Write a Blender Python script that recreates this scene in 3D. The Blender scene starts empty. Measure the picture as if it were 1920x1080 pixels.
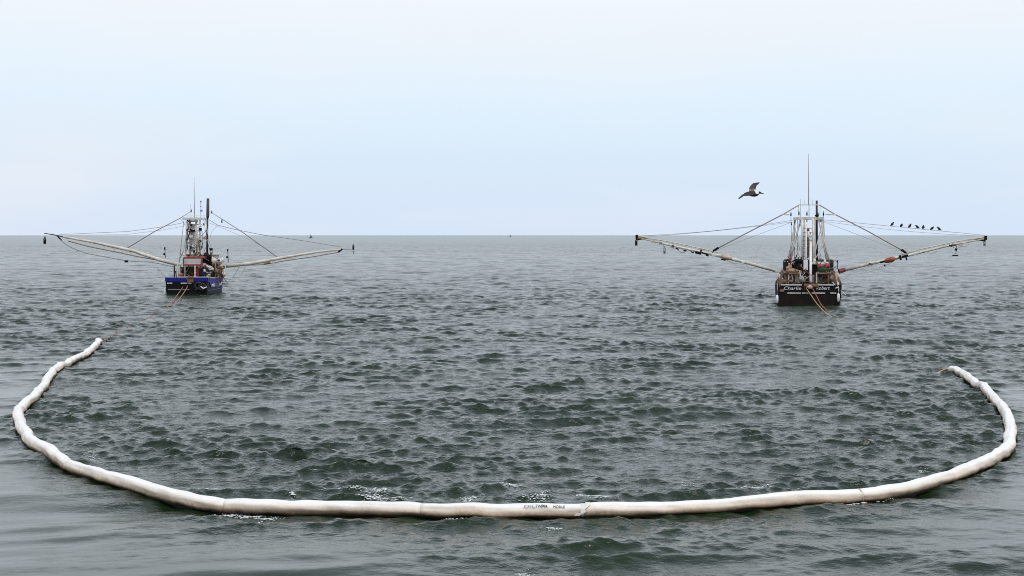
import bpy, bmesh, math, random
import numpy as np
from mathutils import Vector, Matrix

random.seed(11)
RNG = np.random.default_rng(11)
scene = bpy.context.scene
COL = scene.collection
RAD = math.radians

# ------------------------------------------------------------------ camera
FPX = 2667.0            # focal length in photo pixels (1920 wide)
CAM_H = 6.8
HORIZON = 441.0
PITCH = math.atan((540.0 - HORIZON) / FPX)
cam_data = bpy.data.cameras.new("camera")
cam_data.sensor_width = 36.0
cam_data.lens = 36.0 * FPX / 1920.0
cam_data.clip_start = 0.5
cam_data.clip_end = 120000.0
cam = bpy.data.objects.new("camera", cam_data)
COL.objects.link(cam)
cam.location = (0, 0, CAM_H)
cam.rotation_euler = (RAD(90) - PITCH, 0, 0)
scene.camera = cam

# ------------------------------------------------------------------ sky
SUN_EL, SUN_ROT = RAD(64), RAD(150)      # high veiled sun behind the camera, a little right
world = bpy.data.worlds.new("World")
scene.world = world
world.use_nodes = True
wn, wl = world.node_tree.nodes, world.node_tree.links
wn.clear()
w_out = wn.new("ShaderNodeOutputWorld")
w_bg = wn.new("ShaderNodeBackground")
w_bg.inputs["Strength"].default_value = 0.10
w_sky = wn.new("ShaderNodeTexSky")
w_sky.sky_type = 'NISHITA'
w_sky.sun_disc = False
w_sky.sun_elevation = SUN_EL
w_sky.sun_rotation = SUN_ROT
w_sky.air_density = 1.0
w_sky.dust_density = 2.0
w_geo = wn.new("ShaderNodeTexCoord")
w_sep = wn.new("ShaderNodeSeparateXYZ")
wl.new(w_geo.outputs["Generated"], w_sep.inputs[0])
w_ramp = wn.new("ShaderNodeValToRGB")      # thin overcast veil: colour by height above the horizon
wl.new(w_sep.outputs["Z"], w_ramp.inputs["Fac"])
cr = w_ramp.color_ramp
cr.elements[0].position = 0.0
cr.elements[0].color = (0.71, 0.825, 1.0, 1)
cr.elements[1].position = 1.0
cr.elements[1].color = (0.42, 0.53, 0.66, 1)
for p_, c_ in ((0.05, (0.72, 0.85, 1.0, 1)), (0.10, (0.79, 0.92, 1.03, 1)), (0.155, (0.91, 0.955, 1.01, 1)),
               (0.27, (1.20, 1.28, 1.41, 1)), (0.50, (0.60, 0.71, 0.85, 1))):
    e_ = cr.elements.new(p_)
    e_.color = c_
w_map = wn.new("ShaderNodeMapping")
w_map.inputs["Scale"].default_value = (1.0, 1.0, 5.0)
wl.new(w_geo.outputs["Generated"], w_map.inputs["Vector"])
w_noise = wn.new("ShaderNodeTexNoise")
w_noise.inputs["Scale"].default_value = 2.6
w_noise.inputs["Detail"].default_value = 5.0
w_noise.inputs["Roughness"].default_value = 0.5
wl.new(w_map.outputs[0], w_noise.inputs["Vector"])
w_cl = wn.new("ShaderNodeMapRange")
w_cl.inputs["From Min"].default_value = 0.47
w_cl.inputs["From Max"].default_value = 0.72
w_cl.inputs["To Min"].default_value = 0.0
w_cl.inputs["To Max"].default_value = 0.5
wl.new(w_noise.outputs["Fac"], w_cl.inputs["Value"])
w_c = wn.new("ShaderNodeMix")
w_c.data_type = 'RGBA'
wl.new(w_cl.outputs[0], w_c.inputs[0])
wl.new(w_ramp.outputs["Color"], w_c.inputs[6])
w_c.inputs[7].default_value = (0.91, 0.915, 0.95, 1)
w_sc = wn.new("ShaderNodeVectorMath")
w_sc.operation = 'SCALE'
w_sc.inputs["Scale"].default_value = 10.0   # in the sky texture's own bright units
wl.new(w_c.outputs[2], w_sc.inputs[0])
w_mix = wn.new("ShaderNodeMix")
w_mix.data_type = 'RGBA'
w_mix.inputs[0].default_value = 0.94
wl.new(w_sky.outputs["Color"], w_mix.inputs[6])
wl.new(w_sc.outputs[0], w_mix.inputs[7])
wl.new(w_mix.outputs[2], w_bg.inputs["Color"])
wl.new(w_bg.outputs[0], w_out.inputs["Surface"])

sun_data = bpy.data.lights.new("sun", 'SUN')
sun_data.energy = 1.8
sun_data.angle = RAD(25)
sun_data.color = (1.0, 0.955, 0.89)
sun = bpy.data.objects.new("sun", sun_data)
COL.objects.link(sun)
sd = Vector((math.sin(SUN_ROT) * math.cos(SUN_EL), math.cos(SUN_ROT) * math.cos(SUN_EL), math.sin(SUN_EL)))
sun.rotation_euler = (-sd).to_track_quat('-Z', 'Y').to_euler()

scene.view_settings.view_transform = 'Standard'
scene.view_settings.look = 'None'
scene.view_settings.gamma = 1.0
scene.view_settings.exposure = 0.0
scene.view_settings.use_curve_mapping = False
scene.cycles.max_bounces = 6
scene.cycles.use_denoising = True
scene.cycles.filter_width = 1.0

# ------------------------------------------------------------------ helpers
CP, SP = math.cos(PITCH), math.sin(PITCH)


def ray(px, py):
    u, w = (px - 960.0) / FPX, -(py - 540.0) / FPX
    return u, CP + w * SP, -SP + w * CP


def at(px, py, Y):                     # the point at distance Y seen at photo pixel (px, py)
    x, y, z = ray(px, py)
    t = Y / y
    return Vector((x * t, Y, CAM_H + z * t))


def on_water(px, py, z=0.0):           # where that pixel meets the level z
    x, y, zz = ray(px, py)
    t = (z - CAM_H) / zz
    return Vector((x * t, y * t, z))


MATS = {}


def mat(name, color, rough=0.6, metal=0.0, var=0.25, scale=6.0, bump=0.0, color2=None, spec=0.5):
    if name in MATS:
        return MATS[name]
    m = bpy.data.materials.new(name)
    m.use_nodes = True
    n, l = m.node_tree.nodes, m.node_tree.links
    b = n["Principled BSDF"]
    tc = n.new("ShaderNodeTexCoord")
    no = n.new("ShaderNodeTexNoise")
    no.inputs["Scale"].default_value = scale
    no.inputs["Detail"].default_value = 6
    no.inputs["Roughness"].default_value = 0.65
    l.new(tc.outputs["Object"], no.inputs["Vector"])
    r = n.new("ShaderNodeValToRGB")
    r.color_ramp.elements[0].position = 0.32
    r.color_ramp.elements[1].position = 0.68
    c2 = color2 or tuple(c * (1 - var) for c in color)
    r.color_ramp.elements[0].color = (*c2, 1)
    r.color_ramp.elements[1].color = (*color, 1)
    l.new(no.outputs["Fac"], r.inputs["Fac"])
    l.new(r.outputs["Color"], b.inputs["Base Color"])
    b.inputs["Roughness"].default_value = rough
    b.inputs["Metallic"].default_value = metal
    b.inputs["Specular IOR Level"].default_value = spec
    if bump:
        bp = n.new("ShaderNodeBump")
        bp.inputs["Strength"].default_value = bump
        bp.inputs["Distance"].default_value = 0.02
        l.new(no.outputs["Fac"], bp.inputs["Height"])
        l.new(bp.outputs[0], b.inputs["Normal"])
    MATS[name] = m
    return m


class MB:
    """collects shapes and links them as ONE mesh object"""

    def __init__(self, inv=None):
        self.v, self.f, self.inv = [], [], inv

    def _p(self, p):
        p = Vector(p)
        return self.inv @ p if self.inv is not None else p

    def add(self, vs, fs):
        o = len(self.v)
        self.v += [tuple(v) for v in vs]
        self.f += [tuple(i + o for i in f) for f in fs]

    def tube(self, p0, p1, r0, r1=None, n=8):
        return self.poly([p0, p1], [r0, r0 if r1 is None else r1], n)

    def poly(self, pts, r, n=8):
        pts = [self._p(p) for p in pts]
        rs = [r] * len(pts) if isinstance(r, (int, float)) else list(r)
        vs, fs = [], []
        up = None
        for i, p in enumerate(pts):
            t = (pts[min(i + 1, len(pts) - 1)] - pts[max(i - 1, 0)]).normalized()
            if up is None:
                up = Vector((0, 0, 1)) if abs(t.z) < 0.9 else Vector((0, 1, 0))
            a = t.cross(up).normalized()
            b = a.cross(t).normalized()
            up = b
            for k in range(n):
                th = 2 * math.pi * k / n
                vs.append(p + (a * math.cos(th) + b * math.sin(th)) * rs[i])
        for i in range(len(pts) - 1):
            for k in range(n):
                fs.append((i * n + k, i * n + (k + 1) % n, (i + 1) * n + (k + 1) % n, (i + 1) * n + k))
        fs.append(tuple(reversed(range(n))))
        fs.append(tuple((len(pts) - 1) * n + k for k in range(n)))
        self.add(vs, fs)
        return self

    def box(self, c, s, rz=0.0, ry=0.0, bev=0.12):
        """box with chamfered vertical and horizontal edges, centre c, size s"""
        c = self._p(c)
        hx, hy, hz = s[0] / 2, s[1] / 2, s[2] / 2
        b = min(hx, hy, hz) * bev
        M = Matrix.Rotation(rz, 3, 'Z') @ Matrix.Rotation(ry, 3, 'Y')
        bm = bmesh.new()
        bmesh.ops.create_cube(bm, size=1.0)
        for v in bm.verts:
            v.co = Vector((v.co.x * 2 * hx, v.co.y * 2 * hy, v.co.z * 2 * hz))
        bmesh.ops.bevel(bm, geom=list(bm.edges), offset=b, segments=1, affect='EDGES')
        bm.verts.index_update()
        self.add([c + M @ v.co for v in bm.verts], [tuple(v.index for v in f.verts) for f in bm.faces])
        bm.free()
        return self

    def blob(self, c, s, seed=0, rough=0.18, sub=2):
        c = self._p(c)
        bm = bmesh.new()
        bmesh.ops.create_icosphere(bm, subdivisions=sub, radius=1.0)
        rr = random.Random(seed)
        ph = [rr.uniform(0, 6.28) for _ in range(6)]
        for v in bm.verts:
            d = v.co.copy()
            k = 1 + rough * (math.sin(3.1 * d.x + ph[0]) * math.sin(2.7 * d.y + ph[1]) + math.sin(4.3 * d.z + ph[2]) * math.sin(3.7 * d.x + ph[3])
                             + 0.6 * math.sin(6.1 * d.y + ph[4]) * math.sin(5.3 * d.z + ph[5]))
            v.co = Vector((d.x * s[0], d.y * s[1], d.z * s[2])) * k
        bm.verts.index_update()
        self.add([c + v.co for v in bm.verts], [tuple(v.index for v in f.verts) for f in bm.faces])
        bm.free()
        return self

    def torus(self, c, axis, R, r, n=16, m=8):
        c = self._p(c)
        ax = Vector(axis).normalized()
        a = ax.orthogonal().normalized()
        b = ax.cross(a)
        vs, fs = [], []
        for i in range(n):
            t = 2 * math.pi * i / n
            e = a * math.cos(t) + b * math.sin(t)
            for j in range(m):
                q = 2 * math.pi * j / m
                vs.append(c + e * (R + r * math.cos(q)) + ax * (r * math.sin(q)))
        for i in range(n):
            for j in range(m):
                fs.append((i * m + j, ((i + 1) % n) * m + j, ((i + 1) % n) * m + (j + 1) % m, i * m + (j + 1) % m))
        self.add(vs, fs)
        return self

    def build(self, name, material, parent=None, smooth=False, label=None):
        me = bpy.data.meshes.new(name)
        me.from_pydata(self.v, [], self.f)
        bm = bmesh.new()
        bm.from_mesh(me)
        bmesh.ops.recalc_face_normals(bm, faces=bm.faces)
        bm.to_mesh(me)
        bm.free()
        me.materials.append(material)
        if smooth:
            me.polygons.foreach_set("use_smooth", [True] * len(me.polygons))
        me.update()
        o = bpy.data.objects.new(name, me)
        COL.objects.link(o)
        if parent is not None:
            o.parent = parent
        if label:
            o["label"] = label
        return o


def thing(o, label, cat, group=None):
    o["label"] = label
    o["category"] = cat
    if group:
        o["group"] = group
    return o


def empty(name, loc, rz=0.0):
    o = bpy.data.objects.new(name, None)
    COL.objects.link(o)
    o.empty_display_size = 0.5
    o.location = loc
    o.rotation_euler = (0, 0, rz)
    return o


def spline(pts, step):
    """Catmull-Rom through pts (n,k), resampled every `step`"""
    P = np.array(pts, float)
    P = np.vstack([2 * P[0] - P[1], P, 2 * P[-1] - P[-2]])
    out = []
    for i in range(1, len(P) - 2):
        for t in np.linspace(0, 1, 24, endpoint=False):
            a, b, c, d = P[i - 1], P[i], P[i + 1], P[i + 2]
            out.append(0.5 * (2 * b + (c - a) * t + (2 * a - 5 * b + 4 * c - d) * t * t + (3 * b - a - 3 * c + d) * t ** 3))
    out.append(P[-2])
    out = np.array(out)
    seg = np.r_[0, np.cumsum(np.linalg.norm(np.diff(out[:, :2], axis=0), axis=1))]
    n = max(2, int(round(seg[-1] / step)) + 1)
    s = np.linspace(0, seg[-1], n)
    return np.stack([np.interp(s, seg, out[:, k]) for k in range(out.shape[1])], 1), s


# ------------------------------------------------------------------ boom path (needed by the sea, which is calmer behind it)
BOOM_PX = [(186, 638), (178, 651), (162, 662), (142, 671), (122, 682), (105, 692), (91, 708), (76, 727), (62, 746), (45, 755),
           (34, 770), (37, 792), (48, 815), (66, 834), (92, 850), (132, 869), (182, 887), (240, 904), (310, 923), (380, 934),
           (450, 940), (540, 944), (650, 947), (750, 951), (850, 954), (950, 955), (1050, 955), (1100, 955), (1200, 953),
           (1300, 948), (1400, 942), (1500, 935), (1600, 930), (1655, 924), (1712, 911), (1762, 897), (1812, 880), (1852, 861),
           (1879, 845), (1892, 829), (1895, 802), (1889, 777), (1870, 755), (1850, 733), (1835, 719), (1815, 708), (1800, 696), (1783, 690)]
boom_ctrl = [on_water(x, y, 0.16) for x, y in BOOM_PX]
BOOM, BOOM_S = spline([(p.x, p.y) for p in boom_ctrl], 0.14)
_i0, _i1 = int(np.argmin(BOOM[:, 0])), int(np.argmax(BOOM[:, 0]))
_front = BOOM[_i0:_i1 + 1]
_ord = np.argsort(_front[:, 0])
FX, FY = _front[_ord, 0], _front[_ord, 1]
XL, XR = FX[0], FX[-1]


def sstep(a, b, x):
    t = np.clip((x - a) / (b - a), 0, 1)
    return t * t * (3 - 2 * t)


def vnoise(x, y, s, seed):
    """smooth low-frequency noise, about 0..1"""
    r = np.random.default_rng(seed)
    z = 0
    for k in range(7):
        th = r.uniform(0, 6.283)
        f = s * r.uniform(0.5, 1.7)
        z = z + np.sin((x * np.cos(th) + y * np.sin(th)) * f + r.uniform(0, 6.283))
    return 0.5 + z / 6.0


def chop_mask(x, y):
    """how much short chop reaches a place: the boom damps it on its lee (camera) side"""
    yb = np.interp(x, FX, FY)
    lee = sstep(-0.3, 4.0, yb - y)
    lee = lee * sstep(104, 47, y)
    k = 0.05 + 0.95 * sstep(-10.5, -1.5, x + 1.6 * (vnoise(x, y, 0.45, 5) - 0.5) * 4)
    k = k * (0.46 - 0.20 * sstep(1.5, 7.0, x))
    k = np.clip(k * (0.35 + 1.3 * vnoise(x, y, 0.55, 7)), 0.06, 1.0)
    return 1 - lee * (1 - k)


# ------------------------------------------------------------------ waves
def make_waves():
    W = []
    per_oct = 26
    lam_hi, lam_lo = 26.0, 0.20
    n_oct = math.log2(lam_hi / lam_lo)
    n = int(n_oct * per_oct)
    for i in range(n):
        lam = lam_lo * 2 ** (n_oct * (i + RNG.uniform(0, 1)) / n)
        if lam > 9:
            mss = 0.00025
        elif lam > 4.5:
            mss = 0.0010
        elif lam > 2.6:
            mss = 0.0040
        elif lam > 1.4:
            mss = 0.0058
        else:
            mss = 0.0270
        k = 2 * math.pi / lam
        a = math.sqrt(2 * mss / per_oct) / k
        spread = 0.40 if lam > 5 else (0.50 if lam > 1.4 else 0.66)
        th = RNG.normal(0, spread) + 0.12
        W.append((lam, a, k * math.sin(th), -k * math.cos(th), RNG.uniform(0, 2 * math.pi), k))
    W.sort(reverse=True)
    return W


WAVES = make_waves()


def sea_disp(x, y, spacing, chop=None, lam_min=0.0):
    x = np.asarray(x, np.float64)
    y = np.asarray(y, np.float64)
    if chop is None:
        chop = chop_mask(x, y)
    dx = np.zeros_like(x)
    dy = np.zeros_like(x)
    dz = np.zeros_like(x)
    gust = np.clip(0.52 + 0.62 * vnoise(x * 0.7, y, 0.7, 3) + 0.36 * vnoise(x * 0.5, y, 0.09, 13), 0.5, 1.5)
    long_z = np.zeros_like(x)
    for lam, a, kx, ky, ph, k in WAVES:
        if lam < lam_min:
            continue
        fade = np.clip((lam / spacing - 2.0) / 2.0, 0, 1)
        if lam > 1.6:                       # far out the rows pass between crests: keep the height scatter
            fade = np.maximum(fade, 1.25 * np.clip((spacing - 0.5) / 0.8, 0, 1))
        if np.max(fade) <= 0:
            continue
        if lam < 1.2:
            g = chop * gust * np.clip(1 + 3.0 * long_z, 0.4, 2.0)
        elif lam < 3.0:
            g = (0.36 + 0.64 * chop) * (0.4 + 0.6 * gust)
        else:
            g = 0.85 + 0.15 * chop
        A = a * fade * g
        p = kx * x + ky * y + ph
        s, c = np.sin(p), np.cos(p)
        dz += A * c
        q = 0.95 * A / k
        dx -= q * kx * s
        dy -= q * ky * s
        if lam > 2.2:
            long_z += A * c
    return dx, dy, dz


# ------------------------------------------------------------------ sea
def build_sea():
    rs = [6.0]
    while rs[-1] < 24:
        rs.append(rs[-1] * 1.03)
    while rs[-1] < 60000:
        d = rs[-1]
        if d < 60:
            st = 0.078 + 0.0007 * (d - 24)
        elif d < 150:
            st = 0.103 + 0.0014 * (d - 60)
        elif d < 500:
            st = 0.229 + 0.0019 * (d - 150)
        else:
            st = d * 0.0018 * (d / 500.0) ** 1.1
        rs.append(d + min(st, d * 0.2))
    rs = np.array(rs)
    fine = np.linspace(-RAD(23.5), RAD(23.5), 780)
    side = np.linspace(RAD(23.5), 2 * math.pi - RAD(23.5), 60)[1:-1]
    az = np.r_[fine, side]
    nr, na = len(rs), len(az)
    sp = np.gradient(rs)
    X = np.empty((nr, na)); Y = np.empty((nr, na)); Z = np.empty((nr, na)); C = np.empty((nr, na))
    sa, ca = np.sin(az), np.cos(az)
    is_side = np.zeros(na, bool)
    is_side[len(fine):] = True
    for i0 in range(0, nr, 40):
        r = rs[i0:i0 + 40, None] * np.ones(na)
        if rs[i0] > 300:                    # stagger far rows so they never line up
            r = r + sp[i0:i0 + 40, None] * RNG.uniform(-0.3, 0.3, r.shape)
        x, y = r * sa, r * ca
        spc = np.maximum(sp[i0:i0 + 40, None] * np.ones(na), np.where(is_side, r * 0.09, r * 0.001))
        ch = chop_mask(x, y)
        dx, dy, dz = sea_disp(x, y, spc, ch)
        X[i0:i0 + 40], Y[i0:i0 + 40], Z[i0:i0 + 40], C[i0:i0 + 40] = x + dx, y + dy, dz, ch
    co = np.stack([X, Y, Z], -1).reshape(-1, 3)
    i = np.arange(nr - 1)[:, None]
    j = np.arange(na)[None, :]
    j2 = (j + 1) % na
    quads = np.stack([i * na + j, i * na + j2, (i + 1) * na + j2, (i + 1) * na + j], -1).reshape(-1, 4)
    quads = quads[:, ::-1]
    nq = len(quads)
    # close the disc under the ship with a centre fan
    cidx = len(co)
    co = np.vstack([co, [[0, 0, 0]]])
    tri = np.stack([np.full(na, cidx), (np.arange(na) + 1) % na, np.arange(na)], -1)
    me = bpy.data.meshes.new("sea")
    me.vertices.add(len(co))
    me.vertices.foreach_set("co", co.astype(np.float32).ravel())
    loops = np.r_[quads.ravel(), tri.ravel()].astype(np.int32)
    me.loops.add(len(loops))
    me.loops.foreach_set("vertex_index", loops)
    me.polygons.add(nq + na)
    me.polygons.foreach_set("loop_start", np.r_[np.arange(nq) * 4, nq * 4 + np.arange(na) * 3].astype(np.int32))
    me.polygons.foreach_set("use_smooth", np.ones(nq + na, bool))
    a = me.attributes.new("chop", 'FLOAT', 'POINT')
    a.data.foreach_set("value", np.r_[C.ravel(), 0.2].astype(np.float32))
    me.update(calc_edges=True)
    me.validate()
    o = bpy.data.objects.new("sea", me)
    COL.objects.link(o)
    o["kind"] = "structure"

    m = bpy.data.materials.new("sea_water")
    m.use_nodes = True
    n, l = m.node_tree.nodes, m.node_tree.links
    b = n["Principled BSDF"]
    b.inputs["IOR"].default_value = 1.333
    at_ = n.new("ShaderNodeAttribute")
    at_.attribute_name = "chop"
    geo = n.new("ShaderNodeNewGeometry")
    ln = n.new("ShaderNodeVectorMath"); ln.operation = 'LENGTH'
    l.new(geo.outputs["Position"], ln.inputs[0])
    # unresolved ripples far out: a rougher sheet
    mr = n.new("ShaderNodeMapRange")
    mr.inputs["From Min"].default_value = 30
    mr.inputs["From Max"].default_value = 900
    mr.inputs["To Min"].default_value = 0.04
    mr.inputs["To Max"].default_value = 0.22
    l.new(ln.outputs["Value"], mr.inputs["Value"])
    l.new(mr.outputs[0], b.inputs["Roughness"])
    # silty green water body
    nc = n.new("ShaderNodeTexNoise"); nc.inputs["Scale"].default_value = 0.05; nc.inputs["Detail"].default_value = 3
    l.new(geo.outputs["Position"], nc.inputs["Vector"])
    rc = n.new("ShaderNodeValToRGB")
    rc.color_ramp.elements[0].position = 0.35
    rc.color_ramp.elements[1].position = 0.65
    rc.color_ramp.elements[0].color = (0.007, 0.0170, 0.006, 1)
    rc.color_ramp.elements[1].color = (0.012, 0.0245, 0.0095, 1)
    l.new(nc.outputs["Fac"], rc.inputs["Fac"])
    l.new(rc.outputs["Color"], b.inputs["Base Color"])
    # capillary ripples
    mp = n.new("ShaderNodeMapping"); mp.inputs["Scale"].default_value = (0.75, 1.25, 1.0)
    mp.inputs["Rotation"].default_value = (0, 0, 0.15)
    l.new(geo.outputs["Position"], mp.inputs["Vector"])
    n1 = n.new("ShaderNodeTexNoise"); n1.inputs["Scale"].default_value = 4.2; n1.inputs["Detail"].default_value = 3.5
    n1.inputs["Roughness"].default_value = 0.55; n1.inputs["Distortion"].default_value = 0.35
    l.new(mp.outputs[0], n1.inputs["Vector"])
    n2 = n.new("ShaderNodeTexNoise"); n2.inputs["Scale"].default_value = 13.0; n2.inputs["Detail"].default_value = 3
    l.new(mp.outputs[0], n2.inputs["Vector"])
    nm = n.new("ShaderNodeMath"); nm.operation = 'MULTIPLY_ADD'; nm.inputs[1].default_value = 0.35
    l.new(n2.outputs["Fac"], nm.inputs[0]); l.new(n1.outputs["Fac"], nm.inputs[2])
    bp = n.new("ShaderNodeBump"); bp.inputs["Distance"].default_value = 0.058
    st = n.new("ShaderNodeMapRange")
    st.inputs["From Min"].default_value = 0.0; st.inputs["From Max"].default_value = 1.0
    st.inputs["To Min"].default_value = 0.05; st.inputs["To Max"].default_value = 1.0
    l.new(at_.outputs["Fac"], st.inputs["Value"])
    l.new(st.outputs[0], bp.inputs["Strength"])
    l.new(nm.outputs[0], bp.inputs["Height"])
    l.new(bp.outputs[0], b.inputs["Normal"])
    me.materials.append(m)
    print("sea quads", nq)
    return o


build_sea()

# ------------------------------------------------------------------ containment boom
BR = 0.192


def boom_material():
    m = bpy.data.materials.new("boom_fabric")
    m.use_nodes = True
    n, l = m.node_tree.nodes, m.node_tree.links
    b = n["Principled BSDF"]
    b.inputs["Roughness"].default_value = 0.55
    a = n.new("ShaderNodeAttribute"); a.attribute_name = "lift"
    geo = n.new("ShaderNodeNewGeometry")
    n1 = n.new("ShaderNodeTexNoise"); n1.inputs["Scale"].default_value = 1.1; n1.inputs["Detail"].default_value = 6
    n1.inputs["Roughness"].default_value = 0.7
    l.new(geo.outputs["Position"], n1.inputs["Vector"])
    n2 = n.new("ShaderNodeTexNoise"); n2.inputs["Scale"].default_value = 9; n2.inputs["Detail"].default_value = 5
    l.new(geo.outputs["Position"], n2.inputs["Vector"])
    # lift (-1 bottom .. 1 top) mixed with noise: waterline dirt, plus top light and underside shade painted in
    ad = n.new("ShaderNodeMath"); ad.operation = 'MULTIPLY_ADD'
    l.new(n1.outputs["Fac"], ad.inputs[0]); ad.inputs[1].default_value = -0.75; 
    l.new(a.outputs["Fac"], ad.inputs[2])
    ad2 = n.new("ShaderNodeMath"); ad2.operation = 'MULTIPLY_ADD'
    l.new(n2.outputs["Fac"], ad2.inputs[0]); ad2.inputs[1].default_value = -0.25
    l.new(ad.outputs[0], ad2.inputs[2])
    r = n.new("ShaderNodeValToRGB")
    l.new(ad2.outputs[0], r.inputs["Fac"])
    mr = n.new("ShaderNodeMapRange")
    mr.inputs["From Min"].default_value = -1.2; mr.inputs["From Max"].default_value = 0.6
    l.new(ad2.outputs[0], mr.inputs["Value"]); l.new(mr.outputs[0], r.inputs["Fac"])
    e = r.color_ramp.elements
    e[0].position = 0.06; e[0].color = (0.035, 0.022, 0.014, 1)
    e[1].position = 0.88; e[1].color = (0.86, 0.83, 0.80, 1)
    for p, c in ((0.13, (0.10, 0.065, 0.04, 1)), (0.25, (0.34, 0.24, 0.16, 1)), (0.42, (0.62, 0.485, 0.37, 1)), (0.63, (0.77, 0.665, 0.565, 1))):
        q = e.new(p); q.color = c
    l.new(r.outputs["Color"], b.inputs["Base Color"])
    bp = n.new("ShaderNodeBump"); bp.inputs["Strength"].default_value = 0.9; bp.inputs["Distance"].default_value = 0.05
    n3 = n.new("ShaderNodeTexNoise"); n3.inputs["Scale"].default_value = 3.2; n3.inputs["Detail"].default_value = 4
    l.new(geo.outputs["Position"], n3.inputs["Vector"])
    l.new(n3.outputs["Fac"], bp.inputs["Height"]); l.new(bp.outputs[0], b.inputs["Normal"])
    return m


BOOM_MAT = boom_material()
_h = sea_disp(BOOM[:, 0], BOOM[:, 1], np.full(len(BOOM), 0.1), lam_min=4.0)[2]
_ker = np.hanning(13); _ker /= _ker.sum()
BOOM_Z = 0.135 + 0.8 * np.convolve(np.pad(_h, 6, mode='edge'), _ker, mode='valid')
_rb = np.random.default_rng(8)
_kink = np.zeros((len(BOOM), 2))
for _l in (0.9, 1.3, 1.9, 2.7, 3.9):           # kinks and bulges of a soft, part-filled tube
    for _c in (0, 1):
        _kink[:, _c] += 0.008 * _l ** 0.6 * np.sin(BOOM_S * 2 * math.pi / _l * _rb.uniform(0.9, 1.1) + _rb.uniform(0, 6.28)) \
            * (0.5 + 0.5 * np.sin(BOOM_S * 0.31 * _rb.uniform(0.7, 1.3) + _rb.uniform(0, 6.28)))
_ends = 1 + 2.2 * np.exp(-BOOM_S / 9) + 0.8 * np.exp(-(BOOM_S[-1] - BOOM_S) / 9)
BOOM_Z = BOOM_Z + _kink[:, 1] * _ends * 0.8
_tan = np.gradient(BOOM, axis=0)
_tan /= np.linalg.norm(_tan, axis=1)[:, None]
BOOM = BOOM + np.c_[_tan[:, 1], -_tan[:, 0]] * (_kink[:, :1] * _ends[:, None])
BOOM3 = np.c_[BOOM, BOOM_Z]
_T = np.gradient(BOOM3, axis=0)
_T /= np.linalg.norm(_T, axis=1)[:, None]
_N = np.c_[_T[:, 1], -_T[:, 0], np.zeros(len(_T))]      # points out of the loop (to the camera on the front run)
_N /= np.linalg.norm(_N, axis=1)[:, None]
_U = np.cross(_N, _T)
_U *= np.sign(_U[:, 2])[:, None]


def boom_index(px, py):
    p = on_water(px, py, 0.16)
    return int(np.argmin((BOOM[:, 0] - p.x) ** 2 + (BOOM[:, 1] - p.y) ** 2))


def ring_point(i, ang, rad):
    return BOOM3[i] + rad * (math.cos(ang) * _N[i] + math.sin(ang) * _U[i])


def boom_tube(name, i0, i1, parent, label=None):
    n = 28
    vs, lift, fs = [], [], []
    rr = random.Random(i0)
    ph = [rr.uniform(0, 6.28) for _ in range(8)]
    cnt = i1 - i0 + 1
    creases = [rr.uniform(BOOM_S[i0], BOOM_S[i1]) for _ in range(max(2, cnt // 22))]
    for q, i in enumerate(range(i0, i1 + 1)):
        e = min(q, cnt - 1 - q) * 0.14
        end = 1 - 0.06 * math.exp(-(e / 0.22) ** 2)
        s = BOOM_S[i]
        crease = sum(-0.022 * math.exp(-((s - c_) / 0.12) ** 2) for c_ in creases)
        swell = 1 + crease + 0.018 * math.sin(1.1 * s + ph[0]) * math.sin(0.37 * s + ph[1])
        for k in range(n):
            ang = 2 * math.pi * k / n
            w = 0.010 * math.sin(5 * ang + 0.55 * s + ph[0]) + 0.007 * math.sin(4 * ang + 6.3 * s + ph[6]) * math.sin(0.9 * s + ph[7]) + 0.006 * math.sin(3 * ang - 1.3 * s + ph[1]) \
                + 0.005 * math.sin(7 * ang + 2.6 * s + ph[2]) + 0.008 * math.sin(2.1 * s + ph[3]) * math.sin(0.63 * s + ph[4]) \
                + 0.007 * math.sin(11 * ang + ph[5] + 0.3 * math.sin(0.8 * s))
            vs.append(ring_point(i, ang, (BR * swell + w) * end))
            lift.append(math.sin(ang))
    for q in range(cnt - 1):
        for k in range(n):
            fs.append((q * n + k, q * n + (k + 1) % n, (q + 1) * n + (k + 1) % n, (q + 1) * n + k))
    # domed ends
    for q, i, sg in ((0, i0, -1), (cnt - 1, i1, 1)):
        c = len(vs)
        vs.append(BOOM3[i] + sg * 0.05 * _T[i]); lift.append(0.0)
        for k in range(n):
            fs.append((q * n + k, q * n + (k + 1) % n, c))
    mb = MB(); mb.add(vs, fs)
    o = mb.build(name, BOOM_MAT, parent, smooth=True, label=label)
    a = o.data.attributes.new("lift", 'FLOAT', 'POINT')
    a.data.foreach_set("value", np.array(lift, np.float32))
    return o


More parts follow.
